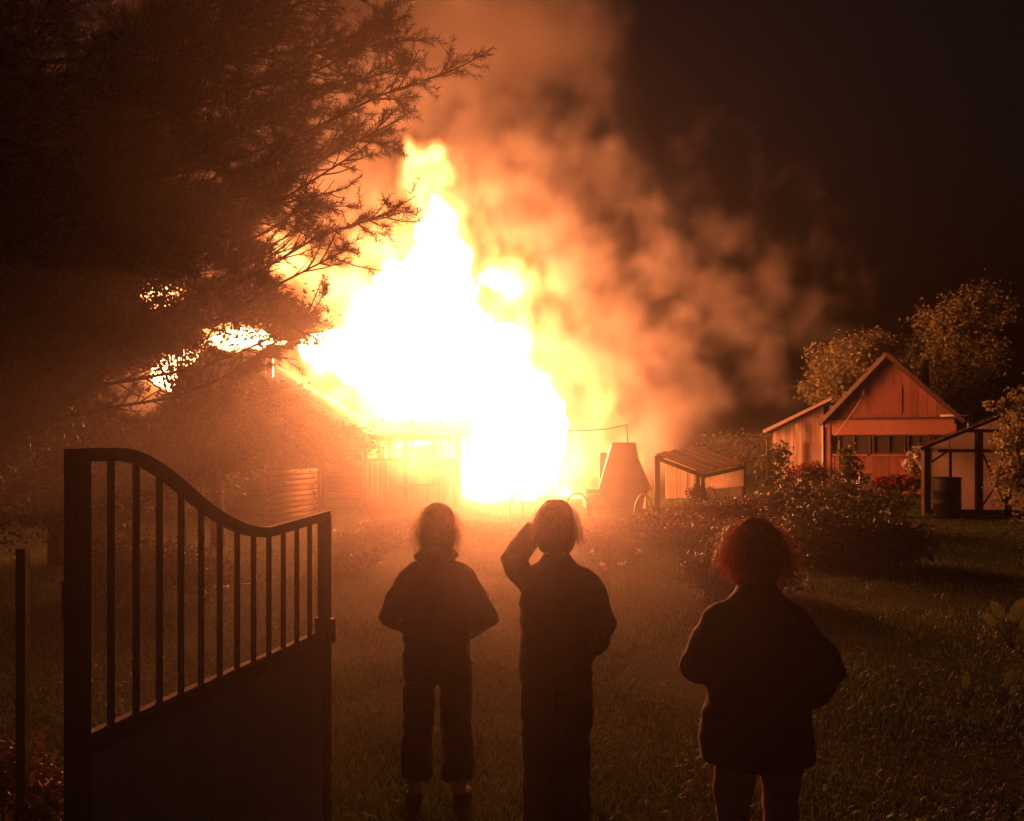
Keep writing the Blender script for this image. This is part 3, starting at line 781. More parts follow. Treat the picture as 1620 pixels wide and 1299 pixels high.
# small pale post by the flower bed
def white_post():
    D = 30.5; c = G(1366, D)
    t = thing('garden_pedestal', 'short pale box pedestal beside the red flower bed', 'pedestal', c)
    for k in range(4): piece('block', (c.x, c.y, .11 + .2 * k), (.44 - .02 * (k % 2), .36, .195), M['cream'], t)
    piece('cap', (c.x, c.y, .84), (.5, .42, .05), M['cream'], t)
white_post()

# ================================================================== the gate
def gate():
    # hinge side near the lens, free end further in; local u runs along the leaf
    a = Vector((-1.39, 2.63, 0)); b = Vector((-.94, 4.19, 0))
    t = thing('metal_gate', 'dark iron garden gate with swooping rail and sheet panel', 'gate', a)
    U = lambda u, z: a.lerp(b, u) + Vector((0, 0, z))
    d = (b - a).normalized(); nn = Vector((d.y, -d.x, 0))
    rot = Matrix((d, Vector((-d.y, d.x, 0)), Vector((0, 0, 1)))).transposed()
    piece('hinge_post', U(0, .99), (.06, .05, 1.98), M['iron'], t, rot)
    piece('end_post', U(.98, .81), (.06, .045, 1.64), M['iron'], t, rot)
    zp = 1.01
    # swooping top rail
    def ztop(u):
        if u < .10: return 1.96
        if u < .68:
            s = (u - .10) / .58; s = s * s * (3 - 2 * s)
            return 1.96 + (1.6 - 1.96) * s - .03 * math.sin(s * math.pi)
        return 1.6 + .03 * (u - .68) / .32
    pts = [U(u, ztop(u)) for u in np.linspace(0.02, 1.0, 36)]
    m = MB()
    for sgn in (0,):
        n = len(pts)
        vs = []
        for i, p in enumerate(pts):
            tz = (pts[min(i + 1, n - 1)] - pts[max(i - 1, 0)]).normalized()
            up = nn.cross(tz).normalized()
            if up.z < 0: up = -up
            for sx, sz in ((-.016, -.022), (.016, -.022), (.016, .022), (-.016, .022)):
                vs.append(p + nn * sx + up * sz)
        fs = [(i*4 + k, i*4 + (k+1) % 4, (i+1)*4 + (k+1) % 4, (i+1)*4 + k) for i in range(n - 1) for k in range(4)] + [(3, 2, 1, 0), tuple(4*(n-1) + k for k in range(4))]
        m.add(vs, fs)
    m.build('top_rail', M['iron'], t)
    nb = 12
    for i in range(nb):
        u = .055 + .875 * (i + .45) / nb
        z0, z1 = zp + .02, ztop(u) - .01
        piece('bar', U(u, (z0 + z1) / 2), (.017, .017, z1 - z0), M['iron'], t, rot)
    piece_beam('mid_rail', U(.02, zp), U(.96, zp), .045, .045, M['iron'], t)
    piece_beam('edge_strip', U(.03, zp + .034) - nn * .012, U(.95, zp + .034) - nn * .012, .035, .016, M['edge_strip'], t)
    piece_beam('bottom_rail', U(.02, .05), U(.96, .05), .045, .045, M['iron'], t)
    # sheet: shallow pressed ribs
    vs = []; n = 60
    for i in range(n + 1):
        u = .025 + .935 * i / n
        off = nn * (.012 * (1 if (i % 10) in (4, 5) else 0) + .012)
        vs += [U(u, .04) + off, U(u, zp - .02) + off]
    sh = MB().add(vs, [(2*i, 2*i + 2, 2*i + 3, 2*i + 1) for i in range(n)]); sh.build('sheet_panel', M['sheet'], t)
    piece('latch', U(.985, 1.05), (.03, .1, .12), M['iron'], t, rot)
    for z in (.35, 1.5): MB().tube([U(-.012, z - .06), U(-.012, z + .06)], .032, 10).build('hinge', M['iron'], t, True)
gate()
def side_fence():
    t = thing('fence_stub', 'thin rusty iron fence bar beside the gate hinge post', 'fence', G(38, 3.0))
    for px, D, z1 in ((36, 2.95, 1.62), (-60, 3.05, 1.62)):
        c = G(px, D); piece('bar', (c.x, c.y, z1 / 2), (.034, .03, z1), M['iron'], t)
    p0, p1 = G(-80, 3.06), G(36, 2.95)
    piece_beam('rail', p0 + Vector((0, 0, .2)), p1 + Vector((0, 0, .2)), .03, .03, M['iron'], t)
side_fence()
# split sticks lying on the grass, seen through the gate
for i, (x0_, y0_, x1_, y1_) in enumerate(((332, 937, 358, 928), (356, 936, 396, 924))):
    D = CAMZ * F / ((y0_ + y1_) / 2 + 4 - HOR)
    pa, pb = P(x0_, y0_, D), P(x1_, y1_, D + .2); pa.z = max(pa.z, .03)
    s = MB().tube([pa, pa.lerp(pb, .5) + Vector((0, 0, .015)), pb], [.012, .016, .008], 7).build('stick', M['cream'], None, True)
    tag(s, ['short pale split stick lying on the grass behind the gate', 'longer pale bent stick lying on the grass behind the gate'][i], 'stick', 'split sticks on the grass')

# ================================================================== vegetation
def leaf_quads(pts, size, up=0.25, fold=0.25, aspect=0.55, r=None):
    """one pointed, slightly folded leaf at each point -> verts (n,4,3)"""
    r = r or rng
    n = len(pts)
    u = r.normal(size=(n, 3)); u[:, 2] = u[:, 2] * 0.7 - up; u /= np.linalg.norm(u, axis=1)[:, None]
    v = np.cross(u, r.normal(size=(n, 3))); v /= np.linalg.norm(v, axis=1)[:, None] + 1e-9
    w_ = np.cross(u, v)
    s = (size * r.uniform(0.6, 1.35, n))[:, None]
    a = pts; c = pts + u * s
    m = pts + u * s * 0.45
    b = m + v * s * aspect * 0.5 + w_ * s * fold * 0.5; d = m - v * s * aspect * 0.5 + w_ * s * fold * 0.5
    return np.stack([a, b, c, d], 1)
def quads_object(name, q, mat, parent):
    n = len(q); idx = np.arange(n * 4).reshape(n, 4)
    tri = np.concatenate([idx[:, [0, 1, 2]], idx[:, [0, 2, 3]]])
    return np_mesh(name, q.reshape(-1, 3), [tri], mat, parent)
def cloud_points(blobs, n, clump=0.18, k=40, shell=0.45):
    """points gathered in clumps inside ellipsoids; leaves gaps between the clumps"""
    vol = np.array([r[0] * r[1] * r[2] for c, r in blobs]) ** 0.7; vol /= vol.sum()
    out = []
    for (c, r), f in zip(blobs, vol):
        m = max(20, int(n * f)); kk = max(4, int(k * f * len(blobs)))
        d = rng.normal(size=(kk, 3)); d /= np.linalg.norm(d, axis=1)[:, None]
        rad = (shell + (1 - shell) * rng.random(kk)) [:, None]
        cc = d * rad
        pick = rng.integers(0, kk, m)
        p = cc[pick] + rng.normal(size=(m, 3)) * clump * (0.6 + 0.8 * rng.random(kk)[pick])[:, None]
        out.append(np.array(c) + p * np.array(r))
    return np.concatenate(out)
def trunk_tubes(mb, base, limbs, r0):
    for pts, r in limbs:
        n = len(pts); mb.tube(pts, [r * (1 - .75 * i / (n - 1)) for i in range(n)], 8)
    return mb
def thin_out(p, keep=.3):
    """the crowns are open where wind and pruning left windows between the boughs"""
    p = np.asarray(p); px = 810 + p[:, 0] / p[:, 1] * F; py = HOR + (CAMZ - p[:, 2]) / p[:, 1] * F
    m = np.ones(len(p), bool)
    for cx, cy_, rx, ry in ((258, 462, 48, 34), (298, 592, 62, 46), (375, 532, 62, 24), (462, 415, 55, 50), (215, 615, 55, 45), (335, 500, 30, 30), (85, 105, 60, 26), (565, 285, 95, 40), (600, 440, 60, 60)):
        inside = ((px - cx) / rx) ** 2 + ((py - cy_) / ry) ** 2 < rng.uniform(.6, 1.2, len(p))
        m &= ~(inside & (rng.random(len(p)) > keep))
    return m
def tree(name, label, base, top, blobs, n, size, mat, r0=.15, k=60, clump=.18, group=None, cat='tree', shell=.45, thin=0):
    base = Vector(base); t = thing(name, label, cat, base, group)
    top = Vector(top); mb = MB()
    mid = base.lerp(top, .5) + Vector((random.uniform(-.2, .2), random.uniform(-.2, .2), 0)) * (top - base).length * .15
    pts = [base + Vector((0, 0, -.1)), base.lerp(mid, .5), mid, mid.lerp(top, .5), top]
    mb.tube(pts, [r0 * 1.2, r0, r0 * .8, r0 * .55, r0 * .2], 9)
    for c, r in blobs:
        for j in range(3):
            e = Vector(c) + Vector([random.uniform(-.7, .7) * x for x in r])
            s = pts[1].lerp(pts[-1], random.uniform(.2, .85))
            m_ = s.lerp(e, .5) + Vector((0, 0, .12 * (e - s).length))
            mb.tube([s, m_, e], [r0 * .4, r0 * .25, r0 * .07], 6)
    mb.build('trunk', M['bark'], t, True)
    p = cloud_points(blobs, n, clump, k, shell)
    p = p[p[:, 2] > .05]
    if thin: p = p[thin_out(p, thin)]
    quads_object('crown', leaf_quads(p, size), mat, t)
    return t
def BL(px, py, D, rx, rz, ry):
    k = D / F; return (tuple(P(px, py, D)), (rx * k, ry, rz * k))

# ---- trees behind the red house
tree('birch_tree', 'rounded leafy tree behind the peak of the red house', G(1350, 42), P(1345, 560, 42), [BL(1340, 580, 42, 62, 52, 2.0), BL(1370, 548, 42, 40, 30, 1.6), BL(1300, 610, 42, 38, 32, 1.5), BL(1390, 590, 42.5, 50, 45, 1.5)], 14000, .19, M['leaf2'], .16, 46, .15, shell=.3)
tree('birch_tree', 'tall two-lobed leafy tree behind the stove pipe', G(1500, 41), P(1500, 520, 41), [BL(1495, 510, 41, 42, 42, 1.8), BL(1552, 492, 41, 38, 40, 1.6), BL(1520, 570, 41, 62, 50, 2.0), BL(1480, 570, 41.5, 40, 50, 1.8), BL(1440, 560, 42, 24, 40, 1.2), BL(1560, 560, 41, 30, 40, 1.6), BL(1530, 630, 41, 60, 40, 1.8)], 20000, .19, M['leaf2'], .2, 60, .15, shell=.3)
tree('lilac_bush', 'hazy bush between the plank shed and the red house', G(1160, 37), P(1160, 690, 37), [BL(1150, 715, 37, 55, 32, 1.2), BL(1200, 715, 37, 36, 34, 1.2)], 6000, .14, M['leaf3'], .06, 80, .16, cat='bush')
# shrub overhanging the greenhouse at the picture's edge
tree('hazel_shrub', 'leafy shrub overhanging the greenhouse roof and wall', G(1640, 19.5), P(1630, 690, 19.5), [BL(1622, 655, 19.6, 26, 26, .5), BL(1610, 700, 19.6, 34, 36, .6), BL(1600, 750, 19.6, 26, 32, .5), BL(1645, 720, 20, 60, 110, .8), BL(1575, 640, 20, 26, 8, .3)], 7000, .12, M['leaf2'], .07, 90, .15, cat='bush')
# ---- climbing plants on stakes
def climber(px, D, pyt, rx, label, n=1800, red=False, pybase=None):
    b = G(px, D); zt = P(0, pyt, D).z; k = D / F
    t = thing('climbing_plant', label, 'plant', b, 'plants climbing on stakes')
    MB().tube([b + Vector((-rx * k * .45, 0, -.1)), b + Vector((-rx * k * .4, .0, zt + .12))], .022, 7).build('stake', M['plank'], t, True)
    blobs = [((b.x + random.uniform(-.2, .2) * rx * k, b.y, zt * f), (rx * k * (1.25 - .75 * f), .35, zt * .2)) for f in (.12, .3, .48, .66, .84)]
    p = cloud_points(blobs, n, .22, 60, .3); p = p[p[:, 2] > .02]
    quads_object('foliage', leaf_quads(p, .11, .4), M['leaf'], t)
    for j in range(4):
        MB().tube([b, b + Vector((random.uniform(-.2, .2), 0, zt * .5)), b + Vector((random.uniform(-.15, .15), 0, zt * .95))], [.012, .01, .005], 5).build('stem', M['leaf3'], t)
climber(1230, 21, 700, 40, 'staked vine standing between the shed and the red house')
climber(1342, 23, 704, 34, 'staked vine rising before the red house windows')
# ---- shrubs, beds
def shrub(name, label, blobs, n, size, mat, cat='bush', k=60, clump=.2, flowers=None, group=None, shell=.4):
    c = blobs[0][0]; base = Vector((c[0], c[1], 0))
    t = thing(name, label, cat, base, group)
    p = cloud_points(blobs, n, clump, k, shell); p = p[p[:, 2] > .01]
    quads_object('foliage', leaf_quads(p, size, .05), mat, t)
    mb = MB()
    for bb, r in blobs:
        for j in range(7):
            e = Vector(bb) + Vector([random.uniform(-.6, .6) * x for x in r])
            s = Vector((bb[0] + random.uniform(-.2, .2) * r[0], bb[1], -.05))
            mb.tube([s, s.lerp(e, .5) + Vector((0, 0, .08)), e], [.014, .01, .004], 5)
    mb.build('stem_tangle', M['bark'], t)['kind'] = 'stuff'
    if flowers:
        fm, fn, fs = flowers
        q = cloud_points(blobs, fn * 3, .1, fn * 2, .95); q = q[q[:, 2] > np.array([b_[0][2] for b_ in blobs]).mean() * .9][:fn]
        qq = np.concatenate([leaf_quads(q + rng.normal(size=q.shape) * fs * .2, fs, -.3, .4, .8) for _ in range(5)])
        quads_object('blossom', qq, fm, t)
    return t
shrub('red_flower_bed', 'bed of red flowers below the red house windows', [BL(1420, 765, 30.5, 36, 12, .5), BL(1440, 768, 30.2, 22, 10, .4), BL(1400, 768, 30.4, 20, 10, .4)], 2600, .1, M['leaf_red'], 'flower bed', 60, .15, (M['petal_red'], 120, .09))
shrub('pink_flower_clump', 'tall clump of pale red flowers beside the annex', [BL(1283, 752, 27, 34, 18, .5), BL(1262, 768, 26.5, 30, 16, .5)], 2200, .1, M['leaf'], 'flowers', 50, .18, (M['petal_red'], 80, .09))
shrub('white_flower_clump', 'pale flowering clump at the corner of the red house', [BL(1447, 735, 31.5, 14, 24, .4)], 900, .1, M['leaf2'], 'flowers', 30, .2, (M['petal_white'], 40, .1))
shrub('peony_bush', 'broad dark bush behind the woman with auburn hair', [BL(1370, 862, 13.4, 82, 46, .6), BL(1300, 850, 13.8, 70, 52, .6), BL(1425, 860, 13.6, 44, 36, .5), BL(1330, 820, 14.5, 80, 36, .5)], 11000, .085, M['leaf3'], k=170, clump=.17, flowers=(M['petal_white'], 26, .045))
shrub('aster_bush', 'flower-dotted bush below the staked vines', [BL(1260, 800, 17.5, 60, 40, .6), BL(1330, 795, 18, 60, 34, .6), BL(1390, 800, 18.5, 44, 22, .5)], 8000, .08, M['leaf3'], k=150, clump=.17, flowers=(M['petal_white'], 40, .05))
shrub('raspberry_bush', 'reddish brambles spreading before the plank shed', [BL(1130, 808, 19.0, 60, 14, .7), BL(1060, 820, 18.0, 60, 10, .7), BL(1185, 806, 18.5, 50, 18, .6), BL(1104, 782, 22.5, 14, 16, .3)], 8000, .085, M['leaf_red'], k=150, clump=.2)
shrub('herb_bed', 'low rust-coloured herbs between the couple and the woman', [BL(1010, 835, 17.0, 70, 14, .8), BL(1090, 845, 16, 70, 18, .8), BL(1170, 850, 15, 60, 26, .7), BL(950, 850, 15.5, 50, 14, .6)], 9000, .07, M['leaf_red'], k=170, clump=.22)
shrub('dark_phlox', 'dark plants just behind the shoulder of the auburn-haired woman', [BL(1130, 905, 10.6, 52, 46, .5), BL(1210, 900, 11, 56, 50, .5), BL(1170, 915, 10.4, 60, 36, .4)], 7500, .07, M['leaf3'], k=110, clump=.18)
shrub('potato_row', 'low leafy rows below the log house', [BL(590, 850, 16.5, 60, 16, .8), BL(560, 880, 13, 46, 16, .6), BL(630, 835, 18, 60, 12, .8), BL(760, 840, 17.5, 60, 12, .8)], 9000, .085, M['leaf'], k=150, clump=.22)
shrub('currant_bush', 'dark currant bush on the grass behind the gate bars', [BL(250, 900, 10.5, 80, 44, .6), BL(180, 890, 10.8, 60, 50, .6), BL(320, 905, 10.2, 44, 34, .5)], 8000, .07, M['leaf3'], k=140, clump=.18)
# seed-head row beside the middle watcher
def seed_heads():
    t = thing('seed_head_row', 'row of pale round seed heads beside the middle watcher', 'flowers', G(970, 11.5))
    mb = MB(); 
    for i in range(18):
        px = 930 + i * 5.5 + random.uniform(-8, 8); D = 11.5 + random.uniform(-.9, .9); c = P(px, 876 + random.uniform(-14, 22), D)
        MB().tube([(c.x + random.uniform(-.05, .05), c.y, -.05), (c.x, c.y, c.z * .6), c], [.006, .005, .004], 5).build('stem', M['leaf3'], t)
        q = np.array(c) + rng.normal(size=(16, 3)) * .014
        quads_object('seed_head', leaf_quads(q, .035, -.2, .3, .5), M['petal_white'] if i % 3 == 0 else M['leaf_red'], t)
seed_heads()
# ---- leafy trees on the dark side of the garden
tree('apple_tree', 'dark apple tree in front of the log house gable', G(345, 16), P(340, 620, 16), [BL(375, 680, 16, 90, 70, 1.3), BL(300, 720, 16, 100, 80, 1.3), BL(420, 640, 16.5, 60, 45, .9), BL(330, 650, 16, 60, 40, 1.0), BL(230, 730, 15.5, 90, 80, 1.2), BL(470, 690, 16.5, 60, 44, .8), BL(540, 700, 17, 50, 30, .8)], 36000, .085, M['leaf'], .13, 220, .16, thin=.3)
tree('plum_tree', 'plum tree at the dark edge beyond the gate post', G(90, 13.5), P(80, 620, 13.5), [BL(60, 650, 13.5, 120, 90, 1.2), BL(150, 690, 13.5, 70, 70, 1.0), BL(40, 780, 13.5, 110, 70, 1.1), BL(150, 790, 13.8, 70, 60, .9), BL(-30, 560, 13, 120, 70, 1.2)], 26000, .08, M['leaf'], .12, 220, .17, thin=.3)
tree('cherry_tree', 'thin-leaved cherry branches against the flames beside the chimney pipe', G(290, 11.5), P(285, 560, 11.5), [BL(330, 620, 11.5, 70, 40, .6), BL(295, 540, 11.5, 60, 50, .6), BL(380, 500, 11.3, 90, 36, .6), BL(215, 500, 11.6, 70, 50, .6), BL(460, 520, 11.2, 56, 34, .5), BL(270, 440, 11.4, 60, 26, .5), BL(440, 485, 11.2, 60, 30, .5), BL(258, 470, 11.3, 55, 40, .5), BL(300, 590, 11.5, 60, 45, .5)], 11500, .075, M['leaf'], .05, 200, .22, shell=.15, thin=.62)

# ---- pine: boughs reaching in from beyond the edge of the picture
def pine():
    base = Vector((-5.4, 6.6, 0))
    t = thing('pine_tree', 'big shaggy pine reaching over the top of the picture', 'tree', base)
    MB().tube([base + Vector((0, 0, -.2)), base + Vector((.05, .1, 3)), base + Vector((.1, .2, 6.5)), base + Vector((.1, .3, 11))], [.32, .26, .2, .08], 14).build('trunk', M['bark'], t, True)
    tips = [(715, 112, 6.6, 10), (620, 195, 6.4, 10), (600, 60, 7.2, 10), (470, 20, 7, 9), (615, 338, 6.2, 9), (540, 300, 6.8, 9), (470, 235, 6.0, 9), (520, 130, 6.4, 9), (500, 490, 6.6, 8), (430, 440, 6.0, 8),
            (470, 390, 6.9, 8), (350, 330, 6.0, 8), (330, 150, 6.6, 8), (250, 60, 6.2, 8), (330, 470, 6.5, 6), (180, 400, 6.0, 7), (160, 270, 6.6, 7), (200, 560, 6.4, 5), (90, 480, 6.0, 6), (60, 350, 6.3, 6), (380, 80, 7.5, 8), (420, 180, 7.6, 8), (300, 250, 7.2, 8), (420, 330, 7.4, 8), (120, 180, 6.8, 6), (20, 20, 6.4, 6), (100, 620, 6.6, 5), (250, 380, 7.3, 7), (570, 220, 7.2, 9),
            (660, 60, 7.4, 9), (560, -20, 7.0, 9), (440, -40, 6.6, 8), (150, -30, 6.6, 7), (300, 10, 7.2, 8), (30, 260, 7.0, 6), (120, 330, 7.2, 6), (560, 510, 7.2, 0)]
    tips = tips[:-1] + [(a + random.uniform(-110, 0), b_ + random.uniform(-60, 60), d + random.uniform(-.3, 1.3), n_) for a, b_, d, n_ in tips if n_]
    tw = []          # twig segments (start, end)
    bm_ = MB()
    for px, py, D, nt in tips:
        if nt == 0: continue
        e = P(px, py, D)
        s = base + Vector((.08, .2, max(1.6, e.z - .6 - .08 * (e - base).length)))
        L = (e - s).length
        pts = [s.lerp(e, u) + Vector((0, 0, -.2 * math.sin(math.pi * u) + .09 * math.sin(u * 9 + px))) + Vector([mnoise.noise(Vector((px * .1, u * 3, k))) * .12 for k in range(3)]) * 2.2 * (1 - u) for u in np.linspace(0, 1, 9)]
        pts[-1] = e
        bm_.tube(pts, [.026 * (1 - .88 * u) + .003 for u in np.linspace(0, 1, 9)], 6)
        for i in range(2, 9):
            a, b = pts[i - 1], pts[i]
            d = (b - a).normalized()
            for j in range(10):
                u = random.random(); p = a.lerp(b, u)
                side = d.cross(Vector((0, 0, 1))).normalized() * random.choice((-1, 1))
                dirv = (d * random.uniform(.5, 1.0) + side * random.uniform(.3, .9) + Vector((0, 0, random.uniform(-.6, .6)))).normalized()
                ln = random.uniform(.18, .62) * (1.2 - .06 * i)
                q = p + dirv * ln
                bm_.tube([p, p.lerp(q, .5) + Vector((0, 0, -.015)), q], [.007, .005, .003], 4)
                tw.append((p, q))
                for kx in range(3):
                    r0 = p.lerp(q, random.uniform(.3, .8)); dd = (dirv + Vector((random.uniform(-.8, .8), random.uniform(-.8, .8), random.uniform(-.5, .5)))).normalized()
                    r1 = r0 + dd * random.uniform(.12, .24); tw.append((r0, r1))
        tw.append((pts[-2], pts[-1]))
    bm_.build('bough', M['bark'], t)
    # needles in tufts along the outer part of every twig
    A = np.array([p for p, q in tw]); B = np.array([q for p, q in tw])
    kp = thin_out((A + B) / 2, .14); A, B = A[kp], B[kp]
    K = 46
    n = len(A)
    u = np.repeat(np.linspace(.25, 1.0, K)[None], n, 0) + rng.uniform(-.02, .02, (n, K))
    base_ = A[:, None] + (B - A)[:, None] * u[..., None]
    d = (B - A) / np.linalg.norm(B - A, axis=1)[:, None]
    rd = rng.normal(size=(n, K, 3)); rd -= (rd * d[:, None]).sum(-1)[..., None] * d[:, None]; rd /= np.linalg.norm(rd, axis=-1)[..., None]
    nd = d[:, None] * rng.uniform(.35, 1.1, (n, K, 1)) + rd; nd /= np.linalg.norm(nd, axis=-1)[..., None]
    ln = rng.uniform(.045, .085, (n, K, 1))
    tip = base_ + nd * ln
    wv = np.cross(nd, rng.normal(size=(n, K, 3))); wv /= np.linalg.norm(wv, axis=-1)[..., None] + 1e-9
    v = np.stack([base_ + wv * .0026, base_ - wv * .0026, tip], 2).reshape(-1, 3)
    idx = np.arange(len(v)).reshape(-1, 3)
    np_mesh('needles', v, [idx], M['needle'], t)
    return len(idx)
npine = pine()

# ---- grass: real blades, thick near the lens
def grass():
    n1, n2 = 190000, 170000
    D = np.concatenate([2.3 * (9.5 / 2.3) ** rng.random(n1), 9.5 * (32 / 9.5) ** rng.random(n2)])
    px = rng.uniform(-60, 1680, len(D))
    x = (px - 810) / F * D
    tuft = np.array([mnoise.noise(Vector((a * .9, b * .9, 2.0))) for a, b in zip(x, D)])
    keep = tuft > rng.uniform(-.75, .35, len(D)); x, D, tuft = x[keep], D[keep], tuft[keep]
    n = len(D)
    h = rng.uniform(.02, .06, n) * (1 + .9 * np.clip(tuft, 0, 1)) ; tall = rng.random(n) < .015; h[tall] *= 2.3
    a = rng.uniform(0, 2 * np.pi, n); lean = rng.uniform(.2, 1.1, n)
    wv = np.stack([np.cos(a), np.sin(a), np.zeros(n)], 1) * (rng.uniform(.0016, .0032, n) * (1 + D / 9))[:, None]
    b2 = rng.uniform(0, 2 * np.pi, n); lv = np.stack([np.cos(b2), np.sin(b2), np.zeros(n)], 1) * (h * lean)[:, None]
    z0 = np.array([0.05 * mnoise.noise(Vector((p * .35, q * .35, 0))) + 0.025 * mnoise.noise(Vector((p * 1.1, q * 1.1, 4))) for p, q in zip(x, D)]) - .03
    b = np.stack([x, D, z0], 1); up = np.zeros((n, 3)); up[:, 2] = h
    m = b + up * .6 + lv * .3; tp = b + up * .95 + lv
    v = np.stack([b - wv, b + wv, m + wv * .8, m - wv * .8, tp], 1).reshape(-1, 3)
    i = np.arange(n) * 5
    q = np.stack([i, i + 1, i + 2, i + 3], 1); t3 = np.stack([i + 3, i + 2, i + 4], 1)
    o = np_mesh('grass', v, [q, t3], M['grass']); tag(o, 'uneven trampled lawn grass', 'grass', kind='stuff')
grass()
# ---- broad pale leaves low at the lawn's edge
def broad_plant(px, py, D, label, leaves, size, mat):
    c = G(px, D); t = thing('broadleaf_plant', label, 'plant', c, 'broad-leaved plants in the lawn')
    for (dx, dz, lean, s) in leaves:
        e = P(px + dx, py + dz, D); s_ = size * s
        mb = MB(); mb.tube([c + Vector((0, 0, -.02)), c.lerp(e, .5) + Vector((0, .01, .02)), e], [.006, .005, .004], 5)
        mb.build('stalk', M['leaf3'], t)
        n = 9; vs = []; up = Vector((lean, .25, 1)).normalized(); sd = Vector((1, -.1, -lean)).normalized()
        for i in range(n):
            f = i / (n - 1); wd = s_ * .23 * math.sin(math.pi * min(1, f * .93 + .06)) ** .7 * (1 + .22 * math.sin(i * 2.7 + px))
            ctr = e + up * (s_ * f) + Vector((0, -.25 * s_ * f * f, 0)); dip = Vector((0, .25 * wd, 0))
            vs += [ctr - sd * wd - dip, ctr, ctr + sd * wd - dip * 1.2]
        fs = []
        for i in range(n - 1):
            for k in range(2): fs.append((i*3 + k, i*3 + k + 1, i*3 + k + 4, i*3 + k + 3))
        MB().add(vs, fs).build('leaf', mat, t, True)
broad_plant(1527, 1090, 6.2, 'upright pale leaf standing alone in the lawn', [(0, 0, .1, 1), (16, 6, .5, .45), (-8, 10, -.5, .5)], .14, M['broad'])
broad_plant(1590, 1085, 6.2, 'curled pale leaf near the picture edge in the lawn', [(0, 0, .45, 1), (-20, 8, -.5, .4), (8, 14, .8, .5)], .14, M['broad'])
broad_plant(1600, 985, 8.0, 'large ragged leaf cluster at the lawn edge below the greenhouse', [(0, -2, .5, 1.1), (-12, -8, -.8, .9), (14, 10, .9, 1.1), (-24, 4, -1.2, .8)], .24, M['broad'])
broad_plant(1455, 1012, 7.8, 'small pale weed leaf in the middle of the lawn', [(0, 0, .3, .8), (-14, 4, -.6, .6)], .12, M['broad'])
broad_plant(60, 1180, 3.4, 'withered weed growing below the iron fence bars', [(0, 0, .3, .8), (-24, 20, -.6, .7), (20, 24, .7, .6), (-40, 60, -.8, .7)], .1, M['leaf_red'])
shrub('dry_weeds', 'dry brown weeds at the foot of the hinge post', [BL(20, 1230, 3.2, 60, 50, .15), BL(70, 1270, 3.0, 40, 40, .12)], 1200, .035, M['leaf_red'], 'weeds', 40, .25)

# ================================================================== the three watchers
def remeshed(mb, name, voxel, smooth=4, wrinkle=None):
    me = mb.mesh(name); o = bpy.data.objects.new(name, me); col.objects.link(o)
    md = o.modifiers.new('r', 'REMESH'); md.mode = 'VOXEL'; md.voxel_size = voxel
    if smooth:
        m2 = o.modifiers.new('s', 'SMOOTH'); m2.factor = .5; m2.iterations = smooth
    dg = bpy.context.evaluated_depsgraph_get(); me2 = bpy.data.meshes.new_from_object(o.evaluated_get(dg)); bpy.data.objects.remove(o)
    if wrinkle:
        n = len(me2.vertices); co = np.empty(n * 3, np.float32); me2.vertices.foreach_get('co', co); co = co.reshape(-1, 3)
        nr = np.empty(n * 3, np.float32); me2.vertices.foreach_get('normal', nr); nr = nr.reshape(-1, 3)
        amp, sx, sz = wrinkle
        for i in range(n):
            v = co[i]
            f = mnoise.fractal(Vector((v[0] * sx, v[1] * sx, v[2] * sz)), .9, 2.0, 3) + .5 * mnoise.noise(Vector((v[0] * 9 + v[2] * 14, v[1] * 9, v[2] * 9)))
            co[i] += nr[i] * f * amp
        me2.vertices.foreach_set('co', co.ravel())
    me2.polygons.foreach_set('use_smooth', [True] * len(me2.polygons)); me2.update()
    return me2
def hand(mb, wrist, fwd, palm_n, thumb_side, s=1.0, curl=.5):
    """palm and five separate bent fingers; fwd: towards the fingertips"""
    fwd = Vector(fwd).normalized(); pn = Vector(palm_n); pn = (pn - fwd * pn.dot(fwd)).normalized(); sd = fwd.cross(pn) * thumb_side
    wrist = Vector(wrist)
    for k, off in enumerate((-.028, -.009, .010, .028)):
        mb.tube([wrist + sd * off * .5, wrist + fwd * .045 * s + sd * off, wrist + fwd * .088 * s + sd * off], [.017 * s, .015 * s, .0115 * s], 8)
    for off, L in ((.030, .072), (.010, .082), (-.010, .076), (-.029, .058)):
        p = wrist + fwd * .085 * s + sd * off * s; d = fwd.copy(); pts = [p]
        for j in range(3):
            d = (d + pn * curl * (.35 + .25 * j)).normalized(); p = p + d * L * s * (.42, .33, .25)[j]; pts.append(p)
        mb.tube(pts, [.0098 * s, .0092 * s, .0082 * s, .0065 * s], 8)
    p = wrist + fwd * .03 * s + sd * .026; d = (fwd * .7 + sd * .7 + pn * .25).normalized(); pts = [p, p + d * .035 * s, p + d * .035 * s + (d * .6 + fwd * .6 + pn * .2).normalized() * .028 * s, p + d * .035 * s + (d * .4 + fwd * .8 + pn * .3).normalized() * .052 * s]
    mb.tube(pts, [.014 * s, .0125 * s, .0105 * s, .008 * s], 8)

